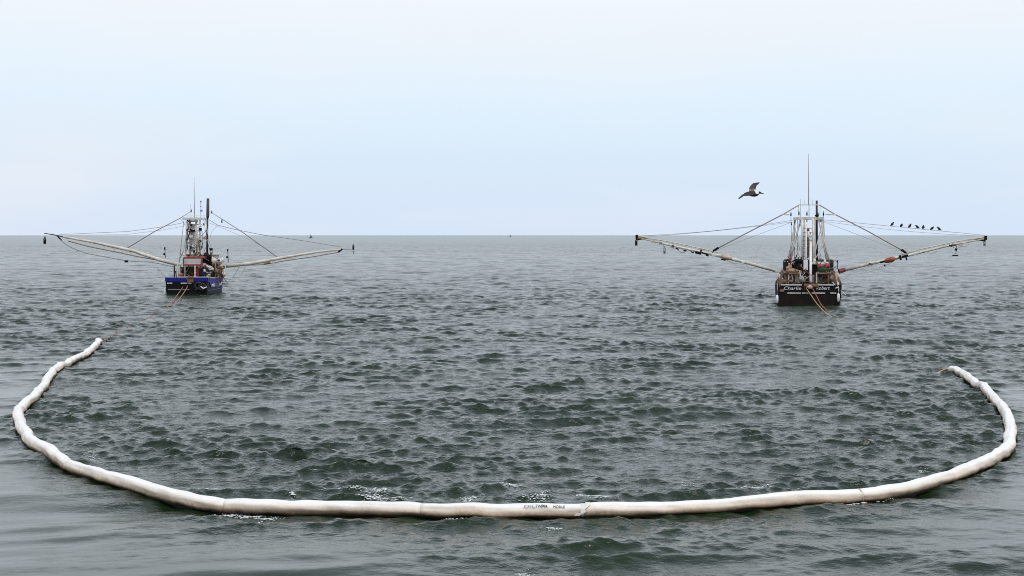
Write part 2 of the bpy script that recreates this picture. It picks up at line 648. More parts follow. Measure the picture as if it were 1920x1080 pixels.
def build_boom():
    root = empty("containment_boom", (0, 0, 0))
    thing(root, "long white floating oil boom curving in a wide U across the water", "oil boom")
    cuts = [0, boom_index(76, 727), boom_index(132, 869), boom_index(420, 938), boom_index(785, 952), boom_index(1096, 955),
            boom_index(1610, 929), boom_index(1893, 826), len(BOOM) - 1]
    for a, b in zip(cuts[:-1], cuts[1:]):
        boom_tube("boom_section", a, b, root)
    skirt = mat("boom_skirt_fabric", (0.05, 0.034, 0.022), 0.7, var=0.4)
    tabm = mat("tab_webbing", (0.80, 0.76, 0.68), 0.6, var=0.1)
    buckle = mat("galvanised", (0.30, 0.29, 0.28), 0.45, 0.6)
    # ballast skirt hanging under each run
    for a, b in zip(cuts[:-1], cuts[1:]):
        mb = MB()
        vs, fs = [], []
        for q, i in enumerate(range(a, b + 1, 2)):
            base = BOOM3[i] - BR * 0.9 * _U[i]
            for (dn, dz) in ((0.012, 0), (-0.012, 0), (-0.03, -0.5), (0.03, -0.5)):
                vs.append(base + dn * _N[i] + np.array([0, 0, dz]))
        cnt = len(vs) // 4
        for q in range(cnt - 1):
            for k in range(4):
                fs.append((q * 4 + k, q * 4 + (k + 1) % 4, q * 4 + 4 + (k + 1) % 4, q * 4 + 4 + k))
        fs += [(0, 1, 2, 3), tuple((cnt - 1) * 4 + k for k in (3, 2, 1, 0))]
        mb.add(vs, fs)
        mb.build("skirt", skirt, root)
    # lashings where sections join
    for c in (cuts[5], cuts[6]):
        mb = MB()
        mb.poly([ring_point(c, t, BR * 0.955) for t in np.linspace(-0.6, math.pi + 0.6, 14)], 0.016, 6)
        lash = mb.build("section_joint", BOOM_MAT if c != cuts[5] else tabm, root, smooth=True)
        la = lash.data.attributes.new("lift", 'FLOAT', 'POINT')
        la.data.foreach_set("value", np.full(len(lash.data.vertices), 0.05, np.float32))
    c = cuts[5]
    mb = MB()
    pts = []
    for t, s in ((1.35, 1), (0.9, 1), (0.45, 0), (0.05, 0), (-0.25, -1)):
        pts.append((t, s))
    vs, fs = [], []
    for t, s in pts:
        i = c + s
        p = ring_point(i, t, BR + 0.035)
        wd = 0.06
        for k, (al, dr) in enumerate(((-wd, 0), (wd, 0), (wd, -0.03), (-wd, -0.03))):
            vs.append(p + al * _T[i] + dr * (math.cos(t) * _N[i] + math.sin(t) * _U[i]))
    for q in range(len(pts) - 1):
        for k in range(4):
            fs.append((q * 4 + k, q * 4 + (k + 1) % 4, q * 4 + 4 + (k + 1) % 4, q * 4 + 4 + k))
    fs += [(0, 1, 2, 3), tuple((len(pts) - 1) * 4 + k for k in (3, 2, 1, 0))]
    mb.add(vs, fs)
    mb.build("strap", tabm, root, label="clean white strap folded over a boom joint")
    # end bridles
    for i, nm in ((0, -1), (len(BOOM) - 1, 1)):
        mb = MB()
        e = BOOM3[i] + nm * 0.04 * _T[i]
        mb.tube(e, e + nm * 0.35 * _T[i], BR * 0.55, BR * 0.16, 12)
        mb.build("end_cone", mat("boom_end_canvas", (0.55, 0.33, 0.17), 0.7), root, smooth=True, label="tapered tan end cone")
    # stencilled print
    ink = mat("stencil_ink", (0.015, 0.013, 0.014), 0.7)
    fade = mat("faded_stencil_ink", (0.33, 0.29, 0.28), 0.7)
    grey = mat("worn_stencil_ink", (0.10, 0.085, 0.095), 0.7)

    def stencil(body, px0, px1, m, bold=0.0):
        cu = bpy.data.curves.new("stencil", 'FONT')
        cu.body = body
        cu.size = 1.0
        cu.offset = bold
        cu.extrude = 0.02
        tmp = bpy.data.objects.new("stencil_tmp", cu)
        COL.objects.link(tmp)
        me = bpy.data.meshes.new_from_object(tmp)
        bpy.data.objects.remove(tmp)
        bpy.data.curves.remove(cu)
        bm = bmesh.new(); bm.from_mesh(me)
        bmesh.ops.subdivide_edges(bm, edges=[e for e in bm.edges if e.calc_length() > 0.2], cuts=2)
        bm.to_mesh(me); bm.free()
        xs = [v.co.x for v in me.vertices]
        x0, x1 = min(xs), max(xs)
        s0, s1 = BOOM_S[boom_index(px0, 955)], BOOM_S[boom_index(px1, 955)]
        for v in me.vertices:
            s = s0 + (v.co.x - x0) / (x1 - x0) * (s1 - s0)
            i = min(len(BOOM) - 2, int(np.searchsorted(BOOM_S, s)) - 1)
            f = (s - BOOM_S[i]) / (BOOM_S[i + 1] - BOOM_S[i])
            ang = 0.66 + v.co.y / 0.72 * 0.36
            r = BR + 0.022 + v.co.z * 0.2
            p = ring_point(i, ang, r) * (1 - f) + ring_point(i + 1, ang, r) * f
            v.co = Vector(p)
        me.name = "stencil_lettering"
        me.materials.append(m)
        o = bpy.data.objects.new("stencil_lettering", me)
        COL.objects.link(o)
        o.parent = root
        return o

    stencil("OIL", 981, 999, fade)
    stencil("TW", 1000, 1010, grey)
    stencil("FPVA", 1010, 1030, ink, 0.03)
    stencil("MOBILE", 1036, 1060, grey)
    return root


build_boom()


def water_z(x, y, lam_min=0.0):
    return float(sea_disp(np.array([x]), np.array([y]), np.array([0.1]), lam_min=lam_min)[2][0])


# ------------------------------------------------------------------ foam where chop slaps the boom
def build_foam():
    rr = random.Random(4)
    vs, fs = [], []
    spots = [(165, 856, 18, 8, 26), (690, 931, 16, 4, 40), (703, 927, 12, 6, 36), (738, 932, 26, 3, 30), (720, 935, 50, 2, 24),
             (875, 935, 14, 4, 30), (1020, 929, 14, 6, 34), (1000, 934, 30, 3, 20), (1112, 928, 12, 4, 16), (1132, 934, 26, 2, 16),
             (1731, 876, 12, 3, 34), (1417, 914, 26, 3, 26), (1398, 917, 16, 3, 14), (440, 949, 26, 3, 60), (470, 953, 20, 3, 40),
             (500, 960, 26, 4, 22), (965, 909, 16, 4, 20), (950, 902, 14, 3, 12), (660, 915, 34, 2, 30), (715, 918, 30, 3, 22),
             (545, 924, 8, 3, 8), (300, 905, 14, 3, 12), (1090, 925, 16, 3, 12), (395, 917, 22, 3, 18), (235, 893, 16, 4, 12),
             (1600, 940, 30, 3, 34), (1650, 933, 20, 3, 16), (1040, 985, 20, 3, 12), (985, 1068, 22, 5, 10), (55, 762, 8, 4, 10),
             (120, 770, 14, 3, 8), (330, 1010, 10, 3, 0), (1285, 905, 20, 3, 8), (850, 970, 20, 2, 8)]
    ico = bmesh.new()
    bmesh.ops.create_icosphere(ico, subdivisions=1, radius=1.0)
    iv = [v.co.copy() for v in ico.verts]
    fi = [tuple(v.index for v in f.verts) for f in ico.faces]
    ico.free()
    P = []
    for px, py, sx, sy, n in spots:
        for _ in range(int(n * 3.2)):
            p = on_water(px + rr.gauss(0, sx * 0.5), py + rr.gauss(0, sy * 0.5), 0.05)
            P.append((p.x, p.y, rr.uniform(0.003, 0.011) * rr.choice((1, 1, 1, 1.8))))
    P = np.array(P)
    dx, dy, dz = sea_disp(P[:, 0], P[:, 1], np.full(len(P), 0.1))
    for (x, y, r), a, b, c in zip(P, dx, dy, dz):
        o = len(vs)
        k = Vector((rr.uniform(1.2, 3.4), rr.uniform(0.9, 2.0), rr.uniform(0.4, 0.8))) * r
        for v in iv:
            j = 1 + rr.uniform(-0.25, 0.25)
            vs.append((x + a + v.x * k.x * j, y + b + v.y * k.y * j, c + 0.012 + v.z * k.z * j))
        fs += [tuple(i + o for i in f) for f in fi]
    mb = MB(); mb.add(vs, fs)
    o = mb.build("foam", mat("foam_white", (0.80, 0.82, 0.82), 0.8, var=0.1), smooth=True)
    o["kind"] = "stuff"
    o["label"] = "white foam flecks where small waves slap the boom"


build_foam()

# ------------------------------------------------------------------ shared boat materials
M_white = mat("white_paint", (0.74, 0.73, 0.70), 0.5, var=0.3, scale=2.2, color2=(0.52, 0.47, 0.41))
M_whiteclean = mat("clean_white_paint", (0.80, 0.80, 0.79), 0.45, var=0.1)
M_cream = mat("weathered_cream_paint", (0.76, 0.72, 0.64), 0.6, scale=1.7, color2=(0.50, 0.43, 0.34), bump=0.2)
M_tan = mat("weathered_timber", (0.34, 0.24, 0.155), 0.75, scale=3.0, color2=(0.17, 0.11, 0.07))
M_rust = mat("rusty_steel", (0.23, 0.115, 0.06), 0.8, scale=4.0, color2=(0.10, 0.055, 0.035), bump=0.2)
M_steel = mat("galvanised_steel", (0.36, 0.36, 0.35), 0.5, 0.4, var=0.4)
M_black = mat("black_paint", (0.006, 0.006, 0.007), 0.5, var=0.4, spec=0.15)
M_rubber = mat("black_rubber", (0.014, 0.014, 0.014), 0.75)
M_dark = mat("dark_interior", (0.018, 0.014, 0.012), 0.8)
M_wire = mat("wire_rope", (0.33, 0.315, 0.30), 0.65, 0.0)
M_wire_pale = mat("pale_rope", (0.42, 0.41, 0.40), 0.7)
M_red = mat("red_paint", (0.33, 0.035, 0.025), 0.5, var=0.4)
M_orange = mat("orange_float_plastic", (0.42, 0.085, 0.035), 0.6, scale=3, color2=(0.16, 0.04, 0.025))
M_green = mat("dark_green_net", (0.02, 0.05, 0.022), 0.85)
M_blue = mat("royal_blue_paint", (0.014, 0.014, 0.23), 0.45, var=0.35, scale=1.2, spec=0.25)
M_glass = mat("dark_window_glass", (0.012, 0.015, 0.018), 0.08, var=0.1)
M_net = mat("brown_net", (0.24, 0.14, 0.095), 0.9, scale=8, color2=(0.10, 0.055, 0.04), bump=0.5)
M_grey = mat("grey_paint", (0.33, 0.34, 0.35), 0.55, var=0.3)
M_rope_y = mat("yellow_rope", (0.56, 0.40, 0.17), 0.7, var=0.35, scale=9)
M_rope_o = mat("orange_rope", (0.42, 0.15, 0.09), 0.7, var=0.35, scale=9)
M_stack = mat("sooty_stack_steel", (0.030, 0.026, 0.025), 0.6, 0.2, scale=3)


def text_mesh(body, width, height, depth=0.03, bold=0.0):
    cu = bpy.data.curves.new("lettering", 'FONT')
    cu.body = body
    cu.size = 1.0
    cu.extrude = 0.5
    cu.offset = bold
    cu.shear = 0.25
    tmp = bpy.data.objects.new("lettering_tmp", cu)
    COL.objects.link(tmp)
    me = bpy.data.meshes.new_from_object(tmp)
    bpy.data.objects.remove(tmp)
    bpy.data.curves.remove(cu)
    xs = [v.co.x for v in me.vertices]; ys = [v.co.y for v in me.vertices]
    cx, cy = (min(xs) + max(xs)) / 2, (min(ys) + max(ys)) / 2
    for v in me.vertices:
        v.co = Vector(((v.co.x - cx) / (max(xs) - min(xs)) * width, -v.co.z * depth, (v.co.y - cy) / (max(ys) - min(ys)) * height))
    return me


def lettering(body, width, height, loc, rz, m, parent, bold=0.0):
    me = text_mesh(body, width, height, bold=bold)
    me.name = "lettering"
    me.materials.append(m)
    o = bpy.data.objects.new("lettering", me)
    COL.objects.link(o)
    o.parent = parent
    o.location = loc
    o.rotation_euler = (0, 0, rz)
    return o


def hull_mesh(L, half, z_stern, z_mid, z_bow, bulw=0.85):
    """lofted hull from transom (y=0) to stem (y=L); returns outline function too"""
    ny = 26
    hull = MB()
    vs, fs = [], []

    def bd(t):
        return half * (0.97 + 0.08 * math.sin(min(1, t / 0.5) * math.pi / 2)) * (1 - max(0, (t - 0.5) / 0.5) ** 2.4)

    def zd(t):
        if t < 0.35:
            return z_stern + (z_mid - z_stern) * math.sin(t / 0.35 * math.pi / 2)
        return z_mid + (z_bow - z_mid) * ((t - 0.35) / 0.65) ** 1.8

    for j in range(ny + 1):
        t = j / ny
        b, z = max(bd(t), 0.02), zd(t)
        y = L * t
        rake = 0.9 * t ** 6
        pro = [(b * 0.10, -1.3 + 0.3 * t), (b * 0.72, -0.85 + 0.3 * t), (b * 0.95, -0.1), (b * 0.975, z * 0.3), (b * 0.99, z * 0.65), (b, z),
               (max(b - 0.09, 0.005), z), (max(b - 0.10, 0.004), z - bulw)]
        pts = [(-x, y + rake * max(0, zz), zz) for x, zz in reversed(pro)] + [(x, y + rake * max(0, zz), zz) for x, zz in pro]
        vs += pts
    m = 16
    for j in range(ny):
        for k in range(m - 1):
            fs.append((j * m + k, j * m + k + 1, (j + 1) * m + k + 1, (j + 1) * m + k))
    # transom plate, with thickness
    o = len(vs)
    tv = [vs[k] for k in range(2, 14)]
    vs += [(x, y + 0.09, z) for x, y, z in tv]
    fs.append(tuple(range(2, 14)))
    fs.append(tuple(o + k for k in reversed(range(12))))
    for k in range(12):
        k2 = (k + 1) % 12
        fs.append((2 + k, 2 + k2, o + k2, o + k))
    hull.add(vs, fs)
    return hull, bd, zd


def gear_block(inv, c, r, parent, m=None, name="block"):
    """hanging pulley block: two cheek plates, sheave and shackle"""
    mb = MB(inv)
    c = Vector(c)
    w = r * 0.62
    for sg in (-1, 1):
        mb.box(c + Vector((sg * w * 0.55, 0, 0)), (w * 0.35, r * 0.9, r * 2.1), bev=0.3)
    mb.tube(c - Vector((w * 0.45, 0, 0.1 * r)), c + Vector((w * 0.45, 0, -0.1 * r)), r * 0.8, None, 10)
    mb.tube(c + Vector((0, 0, r * 0.9)), c + Vector((0, 0, r * 1.8)), r * 0.25, r * 0.18, 6)
    mb.box(c + Vector((0, 0, -r * 1.05)), (w * 1.2, r * 0.5, r * 0.3))
    return mb.build(name, m or M_black, parent)


def deck_clutter(R, parent, boxes, seed):
    """small gear lying, standing and hanging about the working deck; boxes = (x0,y0,x1,y1,near,far,count)"""
    rg = random.Random(seed)
    for x0, y0, x1, y1, n0, n1, cnt in boxes:
        for k in range(cnt):
            p = R(rg.uniform(x0, x1), rg.uniform(y0, y1), rg.uniform(n0, n1))
            m = rg.choice((M_white, M_rust, M_rust, M_cream, M_dark, M_black, M_tan, M_tan, M_net, M_steel, M_whiteclean, M_red))
            kind = rg.choice(("coil", "crate", "pipe", "pipe", "line", "line", "float"))
            if kind == "coil":
                MB().torus(p, (rg.uniform(-1, 1), rg.uniform(-1, 1), 1), rg.uniform(0.12, 0.24), 0.06, 12, 6).build("rope_coil", m, parent, smooth=True)
            elif kind == "crate":
                MB().box(p, (rg.uniform(0.15, 0.4), 0.3, rg.uniform(0.12, 0.35)), rz=rg.uniform(-0.5, 0.5)).build("crate", m, parent)
            elif kind == "pipe":
                d = Vector((rg.gauss(0, 0.18), rg.uniform(-0.2, 0.2), rg.uniform(0.3, 0.75)))
                MB().tube(p - d, p + d, rg.uniform(0.03, 0.06), None, 6).build("pipe", m, parent)
            elif kind == "line":
                d = Vector((rg.uniform(0.2, 0.7), rg.uniform(-0.3, 0.3), rg.gauss(0, 0.35)))
                MB().poly(sag(p - d, p + d, rg.uniform(0.05, 0.25), 6), 0.03, 5).build("rope", m, parent)
            else:
                MB().blob(p, (0.15, 0.15, 0.2), k, 0.08, 2).build("float", m, parent, smooth=True)


def sag(p, q, d, n=10):
    p, q = Vector(p), Vector(q)
    return [p.lerp(q, k / n) - Vector((0, 0, 4 * d * (k / n) * (1 - k / n))) for k in range(n + 1)]


# ------------------------------------------------------------------ trawler on the right, black hull seen from the stern
def right_trawler():
    Y0 = 137.4
    base = at(1515, 573, Y0)
    yaw = -math.atan2(base.x, base.y)
    root = empty("shrimp_trawler", (base.x, base.y, 0), yaw)
    thing(root, "black hulled shrimp trawler with white mast frame, birds on its right wire", "fishing boat", "shrimp trawlers towing the boom")
    Mw = Matrix.Translation((base.x, base.y, 0)) @ Matrix.Rotation(yaw, 4, 'Z')
    inv = Mw.inverted()

    def R(px, py, yf=0.0):             # photo pixel on the plane yf metres ahead of the stern -> local point
        x, y, z = ray(px, py)
        d = Vector((x, y, z)); o = Vector((0, 0, CAM_H))
        nrm = Mw.to_3x3() @ Vector((0, 1, 0))
        p0 = Mw @ Vector((0, yf, 0))
        t = nrm.dot(p0 - o) / nrm.dot(d)
        return inv @ (o + d * t)

    hull, bd, zd = hull_mesh(20.0, 3.2, 2.0, 1.75, 3.6)
    h = hull.build("hull", mat("worn_black_paint", (0.005, 0.005, 0.006), 0.55, scale=1.6, color2=(0.022, 0.012, 0.008), spec=0.15), root, smooth=False)
    deck = MB()
    dv, df = [], []
    for j in range(21):
        t = j / 20 * 0.97
        b = max(bd(t) - 0.1, 0.02)
        z = zd(t) - 0.82
        dv += [(-b, 20 * t + 0.1, z), (b, 20 * t + 0.1, z), (b, 20 * t + 0.1, z - 0.06), (-b, 20 * t + 0.1, z - 0.06)]
    for j in range(20):
        for k in range(4):
            df.append((j * 4 + k, j * 4 + (k + 1) % 4, j * 4 + 4 + (k + 1) % 4, j * 4 + 4 + k))
    deck.add(dv, df)
    deck.build("deck", M_tan, root)
    # transom trim
    s = MB()
    for x0, x1 in ((1476, 1502), (1504, 1516), (1522, 1547), (1557, 1568)):
        a, b = R(x0, 549.5, -0.04), R(x1, 549.5, -0.04)
        s.box((a + b) / 2, ((b - a).x, 0.06, 0.10))
    s.build("stripe", M_white, h)
    lettering("Charlie", 1.65, 0.31, R(1486, 540.3, -0.06), 0, M_whiteclean, h, 0.0)
    lettering("Robert", 1.3, 0.31, R(1543, 540, -0.06), 0, M_whiteclean, h, 0.0)
    rail = MB()
    for x0, x1 in ((1464, 1503), (1524, 1564)):
        a, b = R(x0, 534.2, 0.05), R(x1, 534.0, 0.05)
        rail.box((a + b) / 2, ((b - a).x, 0.22, 0.11))
    rail.build("stern_rail", M_white, root)
    for x0, y0, x1, y1, r in ((1462, 548, 1466, 508, 0.12), (1570, 548, 1563, 508, 0.12), (1455, 546, 1460, 520, 0.09), (1575, 546, 1572, 520, 0.09)):
        MB().poly([R(x0, y0, 0.2), R((x0 + x1) / 2, (y0 + y1) / 2, 0.3), R(x1, y1, 0.6)], [r, r * 0.9, r * 0.8], 8).build("corner_post", M_rust, root)
    # tow bitt and stern roller
    MB().tube(R(1507, 536, -0.12), R(1534, 536, -0.12), 0.17, None, 12).tube(R(1509, 545, -0.02), R(1509, 534, -0.02), 0.07).tube(
        R(1532, 545, -0.02), R(1532, 534, -0.02), 0.07).build("stern_roller", M_rust, root, smooth=True)
    MB().blob(R(1518, 538, -0.2), (0.32, 0.18, 0.2), 3).build("buoy", mat("pink_buoy", (0.62, 0.42, 0.38), 0.5), root, smooth=True)
    for px, py, m in ((1457, 561, M_whiteclean), (1572, 558, M_whiteclean)):
        mb = MB(); c = R(px, py, -0.15)
        mb.poly([c + Vector((0, 0, 0.42)), c + Vector((0, 0, 0.34)), c, c - Vector((0, 0, 0.34)), c - Vector((0, 0, 0.40))], [0.03, 0.12, 0.14, 0.12, 0.04], 10)
        mb.tube(c + Vector((0, 0.1, 1.5)), c + Vector((0, 0, 0.4)), 0.02)
        mb.build("fender", m, root, smooth=True)

    # shelter over the working deck: two bays either side of the mast
    sh = MB()
    a, b = R(1470, 512.5, 2.0), R(1500, 512.5, 2.0)
    sh.box((a + b) / 2 + Vector((0, 1.0, 0)), ((b - a).x, 2.4, 0.16))
    a, b = R(1532, 512.5, 2.0), R(1562, 512.5, 2.0)
    sh.box((a + b) / 2 + Vector((0, 1.0, 0)), ((b - a).x, 2.4, 0.14))
    shelter = sh.build("shelter_roof", M_tan, root)
    for px, r, m in ((1472, 0.10, M_tan), (1478, 0.07, M_cream), (1495, 0.09, M_tan), (1499, 0.07, M_grey), (1531, 0.07, M_cream), (1553, 0.07, M_tan), (1561, 0.10, M_tan)):
        MB().tube(R(px, 531, 1.9), R(px + (1 if px < 1500 else 0), 511, 1.9), r).build("post", m, shelter)
    # dark deckhouse behind the bays
    dh = MB()
    a, b = R(1468, 505, 5.5), R(1563, 505, 5.5)
    dh.box(Vector(((a.x + b.x) / 2, 8.2, 2.55)), ((b - a).x, 5.0, 3.5), bev=0.03)
    house = dh.build("deckhouse", M_dark, root)
    for px, py, w, hh in ((1483, 521, 0.75, 1.05), (1543, 521, 1.05, 1.1)):
        c = R(px, py, 5.45)
        f = MB()
        for dx in (-w / 2 - 0.05, w / 2 + 0.05):
            f.box(c + Vector((dx, 0.2, 0)), (0.10, 0.1, hh + 0.2))
        f.box(c + Vector((0, 0.2, hh / 2 + 0.05)), (w, 0.1, 0.10))
        f.build("door_frame", M_tan, house)
    rf = MB()
    a, b = R(1478, 494, 5.0), R(1503, 494, 5.0)
    rf.box((a + b) / 2 + Vector((0, 0.6, 0)), ((b - a).x, 1.4, 0.2))
    a, b = R(1521, 493, 5.0), R(1556, 493.5, 5.0)
    rf.box((a + b) / 2 + Vector((0, 1.6, 0)), ((b - a).x, 4.0, 0.24))
    rf.build("roof", M_whiteclean, house)
    # wheelhouse farther forward
    whs = MB()
    whs.box((0.2, 13.4, 2.5), (4.2, 3.6, 2.8), bev=0.04)
    wheel = whs.build("wheelhouse", M_white, root)
    for k in range(4):
        MB().box((-1.35 + k * 1.0, 11.62, 3.2), (0.7, 0.08, 0.7)).build("window", M_glass, wheel)
    MB().box((0.2, 13.4, 3.98), (4.7, 4.2, 0.16)).build("roof", M_white, wheel)
    # working gear on the shelter roofs
    MB().blob(R(1485, 508, 2.4), (0.62, 0.6, 0.24), 8).blob(R(1479, 503, 2.6), (0.36, 0.5, 0.3), 5).build("folded_net", mat(
        "tan_canvas", (0.46, 0.29, 0.17), 0.8, scale=4, color2=(0.16, 0.09, 0.05)), root, smooth=True, label="tan net heaped on the left shelter roof")
    MB().blob(R(1545, 506, 2.5), (0.62, 0.6, 0.36), 9).build("folded_net", M_green, root, smooth=True, label="dark green net heaped on the right shelter roof")
    MB().blob(R(1540, 499.5, 2.5), (0.40, 0.4, 0.22), 2).blob(R(1550, 498.5, 2.6), (0.34, 0.4, 0.24), 6).build("tarpaulin", M_red, root, smooth=True)
    for px, py, r in ((1468, 512, 0.3), (1562, 512, 0.3), (1466, 528, 0.34), (1566, 527, 0.34)):
        MB().blob(R(px, py, 1.4), (r, r * 1.2, r * 0.9), px, 0.3).build("coiled_rope", mat("brown_rope", (0.26, 0.17, 0.12), 0.9, scale=9, color2=(0.11, 0.06, 0.045)), root, smooth=True)
    w = MB()
    w.tube(R(1490, 490, 4.0), R(1504, 490, 4.0), 0.26, None, 12)
    for px in (1491, 1497, 1503):
        w.tube(R(px, 490, 4.0) - Vector((0.05, 0, 0)), R(px, 490, 4.0) + Vector((0.05, 0, 0)), 0.42, None, 14)
    w.box(R(1497, 497, 4.0), (0.9, 0.7, 0.5))
    w.build("winch", M_black, root)
    for px, py, wd, hh, m in ((1487, 523, 0.3, 0.8, M_rust), (1493, 522, 0.25, 0.7, M_cream), (1537, 525, 0.35, 0.5, M_steel), (1546, 526, 0.5, 0.4, M_rust), (1524, 524, 0.25, 0.9, M_grey)):
        MB().box(R(px, py, 3.4), (wd, wd, hh), rz=0.3).build("deck_box", m, root)
    MB().blob(R(1564, 521, 1.2), (0.4, 0.5, 0.42), 12, 0.25).build("net_bag", mat("pinkish_net", (0.45, 0.31, 0.25), 0.85, scale=6), root, smooth=True)
    MB().blob(R(1503, 524, 1.0), (0.3, 0.4, 0.34), 14, 0.25).build("net_bag", mat("grey_green_net", (0.26, 0.31, 0.28), 0.85, scale=6), root, smooth=True)

    deck_clutter(R, root, [(1462, 500, 1502, 531, 1.2, 3.8, 20), (1530, 498, 1566, 531, 1.2, 3.8, 18), (1500, 505, 1530, 531, 1.0, 3.0, 10),
                           (1474, 484, 1502, 498, 3.5, 6, 9), (1524, 484, 1556, 496, 3.5, 6, 8), (1455, 530, 1466, 548, -0.1, 0.3, 5), (1566, 530, 1576, 548, -0.1, 0.3, 5)], 77)
    # ---- mast frame
    YM = 6.6
    mast = MB()
    a, b = R(1487, 410, YM), R(1544, 409.5, YM)
    mast.box((a + b) / 2, ((b - a).x, 0.30, 0.28))
    mo = mast.build("mast_crossbeam", M_white, root)
    for pts, r, m in ((((1491, 412), (1486, 450), (1476, 498)), 0.10, M_cream), (((1501, 412), (1491, 452), (1480, 498)), 0.09, M_white),
                      (((1541, 412), (1545, 452), (1557, 498)), 0.10, M_cream), (((1535, 412), (1543, 452), (1552, 498)), 0.08, M_white),
                      (((1483, 406), (1484, 450), (1483, 492)), 0.03, M_wire), (((1489, 412), (1490, 450), (1489, 494)), 0.03, M_wire),
                      (((1495, 412), (1496, 450), (1494, 490)), 0.03, M_steel), (((1544, 404), (1546, 450), (1550, 494)), 0.04, M_steel)):
        MB().poly([R(x, y, YM) for x, y in pts], r, 8).build("leg", m, mo, smooth=True)
    for px, r in ((1504, 0.12), (1525, 0.13)):
        MB().tube(R(px, 411, YM - 0.2), R(px, 512, YM - 0.4), r, None, 10).build("mast_pole", M_white, mo, smooth=True)
    MB().tube(R(1520, 455, YM - 0.8), R(1520, 529, 2.2), 0.13, None, 10).build("boom_pole", M_whiteclean, mo, smooth=True)
    MB().tube(R(1512, 420, YM - 0.5), R(1511, 506, 3.4), 0.08, None, 8).build("cargo_boom", M_white, mo, smooth=True)
    for x0, y0, x1, y1, r in ((1508, 412, 1507, 500, 0.06), (1528.5, 412, 1528.5, 500, 0.05), (1489, 420, 1500, 470, 0.05), (1541, 420, 1529, 470, 0.05), (1486, 455, 1504, 490, 0.045), (1546, 455, 1526, 490, 0.045)):
        MB().tube(R(x0, y0, YM - 0.1), R(x1, y1, YM - 0.1), r).build("brace", M_white, mo)
    for k in range(9):
        y = 428 + k * 7.5
        MB().tube(R(1506, y, YM - 0.3), R(1524, y, YM - 0.3), 0.028).build("rung", M_steel, mo)
    # brown net hauled up the mast and white panel at its foot
    nb = MB()
    for k in range(9):
        nb.blob(R(1514.5 + 1.0 * math.sin(k * 2.1), 431 + k * 6.2, YM - 0.7), (0.20 + 0.03 * math.sin(k * 1.7), 0.22, 0.20), 20 + k, 0.25)
    nb.build("hanging_net", M_net, mo, smooth=True)
    MB().box(R(1510.5, 497, 3.6), (0.42, 0.3, 1.0), rz=0.1).build("white_panel", M_whiteclean, mo)
    MB().blob(R(1516, 440, YM - 0.9), (0.16, 0.16, 0.34), 2, 0.2).build("white_bag", M_whiteclean, mo, smooth=True)
    # upper yard
    MB().tube(R(1497, 384, YM), R(1538, 384, YM), 0.045).tube(R(1497, 384, YM), R(1498, 408, YM), 0.03).tube(R(1517, 384, YM), R(1517, 408, YM), 0.045).build("upper_yard", M_white, mo)
    for px, py in ((1483, 402), (1498, 400), (1513, 401), (1544, 401), (1534, 403), (1490, 417), (1513, 414), (1538, 414), (1526, 421), (1484, 420), (1500, 422)):
        gear_block(None, R(px, py, YM - 0.25), 0.15 if py < 405 else 0.11, mo, M_black)
    for x0, x1, y in ((1467, 1480, 402), (1548, 1567, 402)):
        MB().tube(R(x0, y, YM), R(x1, y + 0.5, YM), 0.06).build("yard_arm", M_cream, mo)
    MB().poly([R(1516.3, 385, YM), R(1516.1, 340, YM), R(1515.8, 288, YM)], [0.055, 0.035, 0.015], 6).build("antenna", M_grey, mo)
    for px, y0, y1 in ((1501, 373, 408), (1523, 374, 385), (1537.5, 376, 406), (1508, 376, 385)):
        MB().tube(R(px, y1, YM), R(px, y0, YM), 0.022, 0.012, 6).build("antenna", M_grey, mo)
    st = MB()
    st.poly([R(1531.5, 499, YM + 0.6), R(1531.5, 440, YM + 0.6), R(1531.3, 376, YM + 0.6)], [0.12, 0.115, 0.105], 12)
    so = st.build("exhaust_stack", M_stack, root, smooth=True)
    MB().tube(R(1527.8, 499, YM + 0.5), R(1527.8, 436, YM + 0.5), 0.085, None, 10).build("muffler_pipe", M_grey, so, smooth=True)
    MB().tube(R(1531.5, 406, YM + 0.6), R(1531.5, 403, YM + 0.6), 0.2, 0.2, 10).build("stack_collar", M_black, so)
    for px, y0, y1 in ((1474, 503, 490), (1570, 504, 490)):
        MB().tube(R(px, y0, 4), R(px, y1 + 1, 4), 0.04).blob(R(px, y1, 4), (0.10, 0.10, 0.13), 1, 0.05, 1).build("side_light", M_black, root)

    # ---- outriggers
    def outrigger(pts, lower, sgn, tip, name_label, wires):
        YO = 7.0
        P = [R(x, y, YO) for x, y in pts]
        rad = [0.18, 0.17, 0.15, 0.115, 0.09][:len(P)]
        o = MB().poly(P, rad, 10).build("outrigger", M_cream, root, smooth=True, label=name_label)
        Q = [R(x, y, YO - 0.05) for x, y in lower]
        MB().poly(Q, 0.055, 8).build("upper_chord", M_cream, o, smooth=True)

        def lerp_poly(PP, x):
            for a, b in zip(PP[:-1], PP[1:]):
                if (a.x - x) * (b.x - x) <= 0:
                    t = (x - a.x) / (b.x - a.x + 1e-9)
                    return a.lerp(b, t)
            return PP[-1]
        n = 16
        for k in range(n + 1):
            x = Q[0].x + (Q[-1].x - Q[0].x) * k / n
            a, b = lerp_poly(P, x), lerp_poly(Q, x)
            x2 = Q[0].x + (Q[-1].x - Q[0].x) * min(n, k + 1) / n
            c = lerp_poly(P, x2)
            mb = MB().tube(a, b, 0.03, None, 5)
            if k < n:
                mb.tube(b, c, 0.022, None, 5)
            mb.build("lattice_bar", M_white, o)
        t0 = R(tip[0], tip[1], YO)
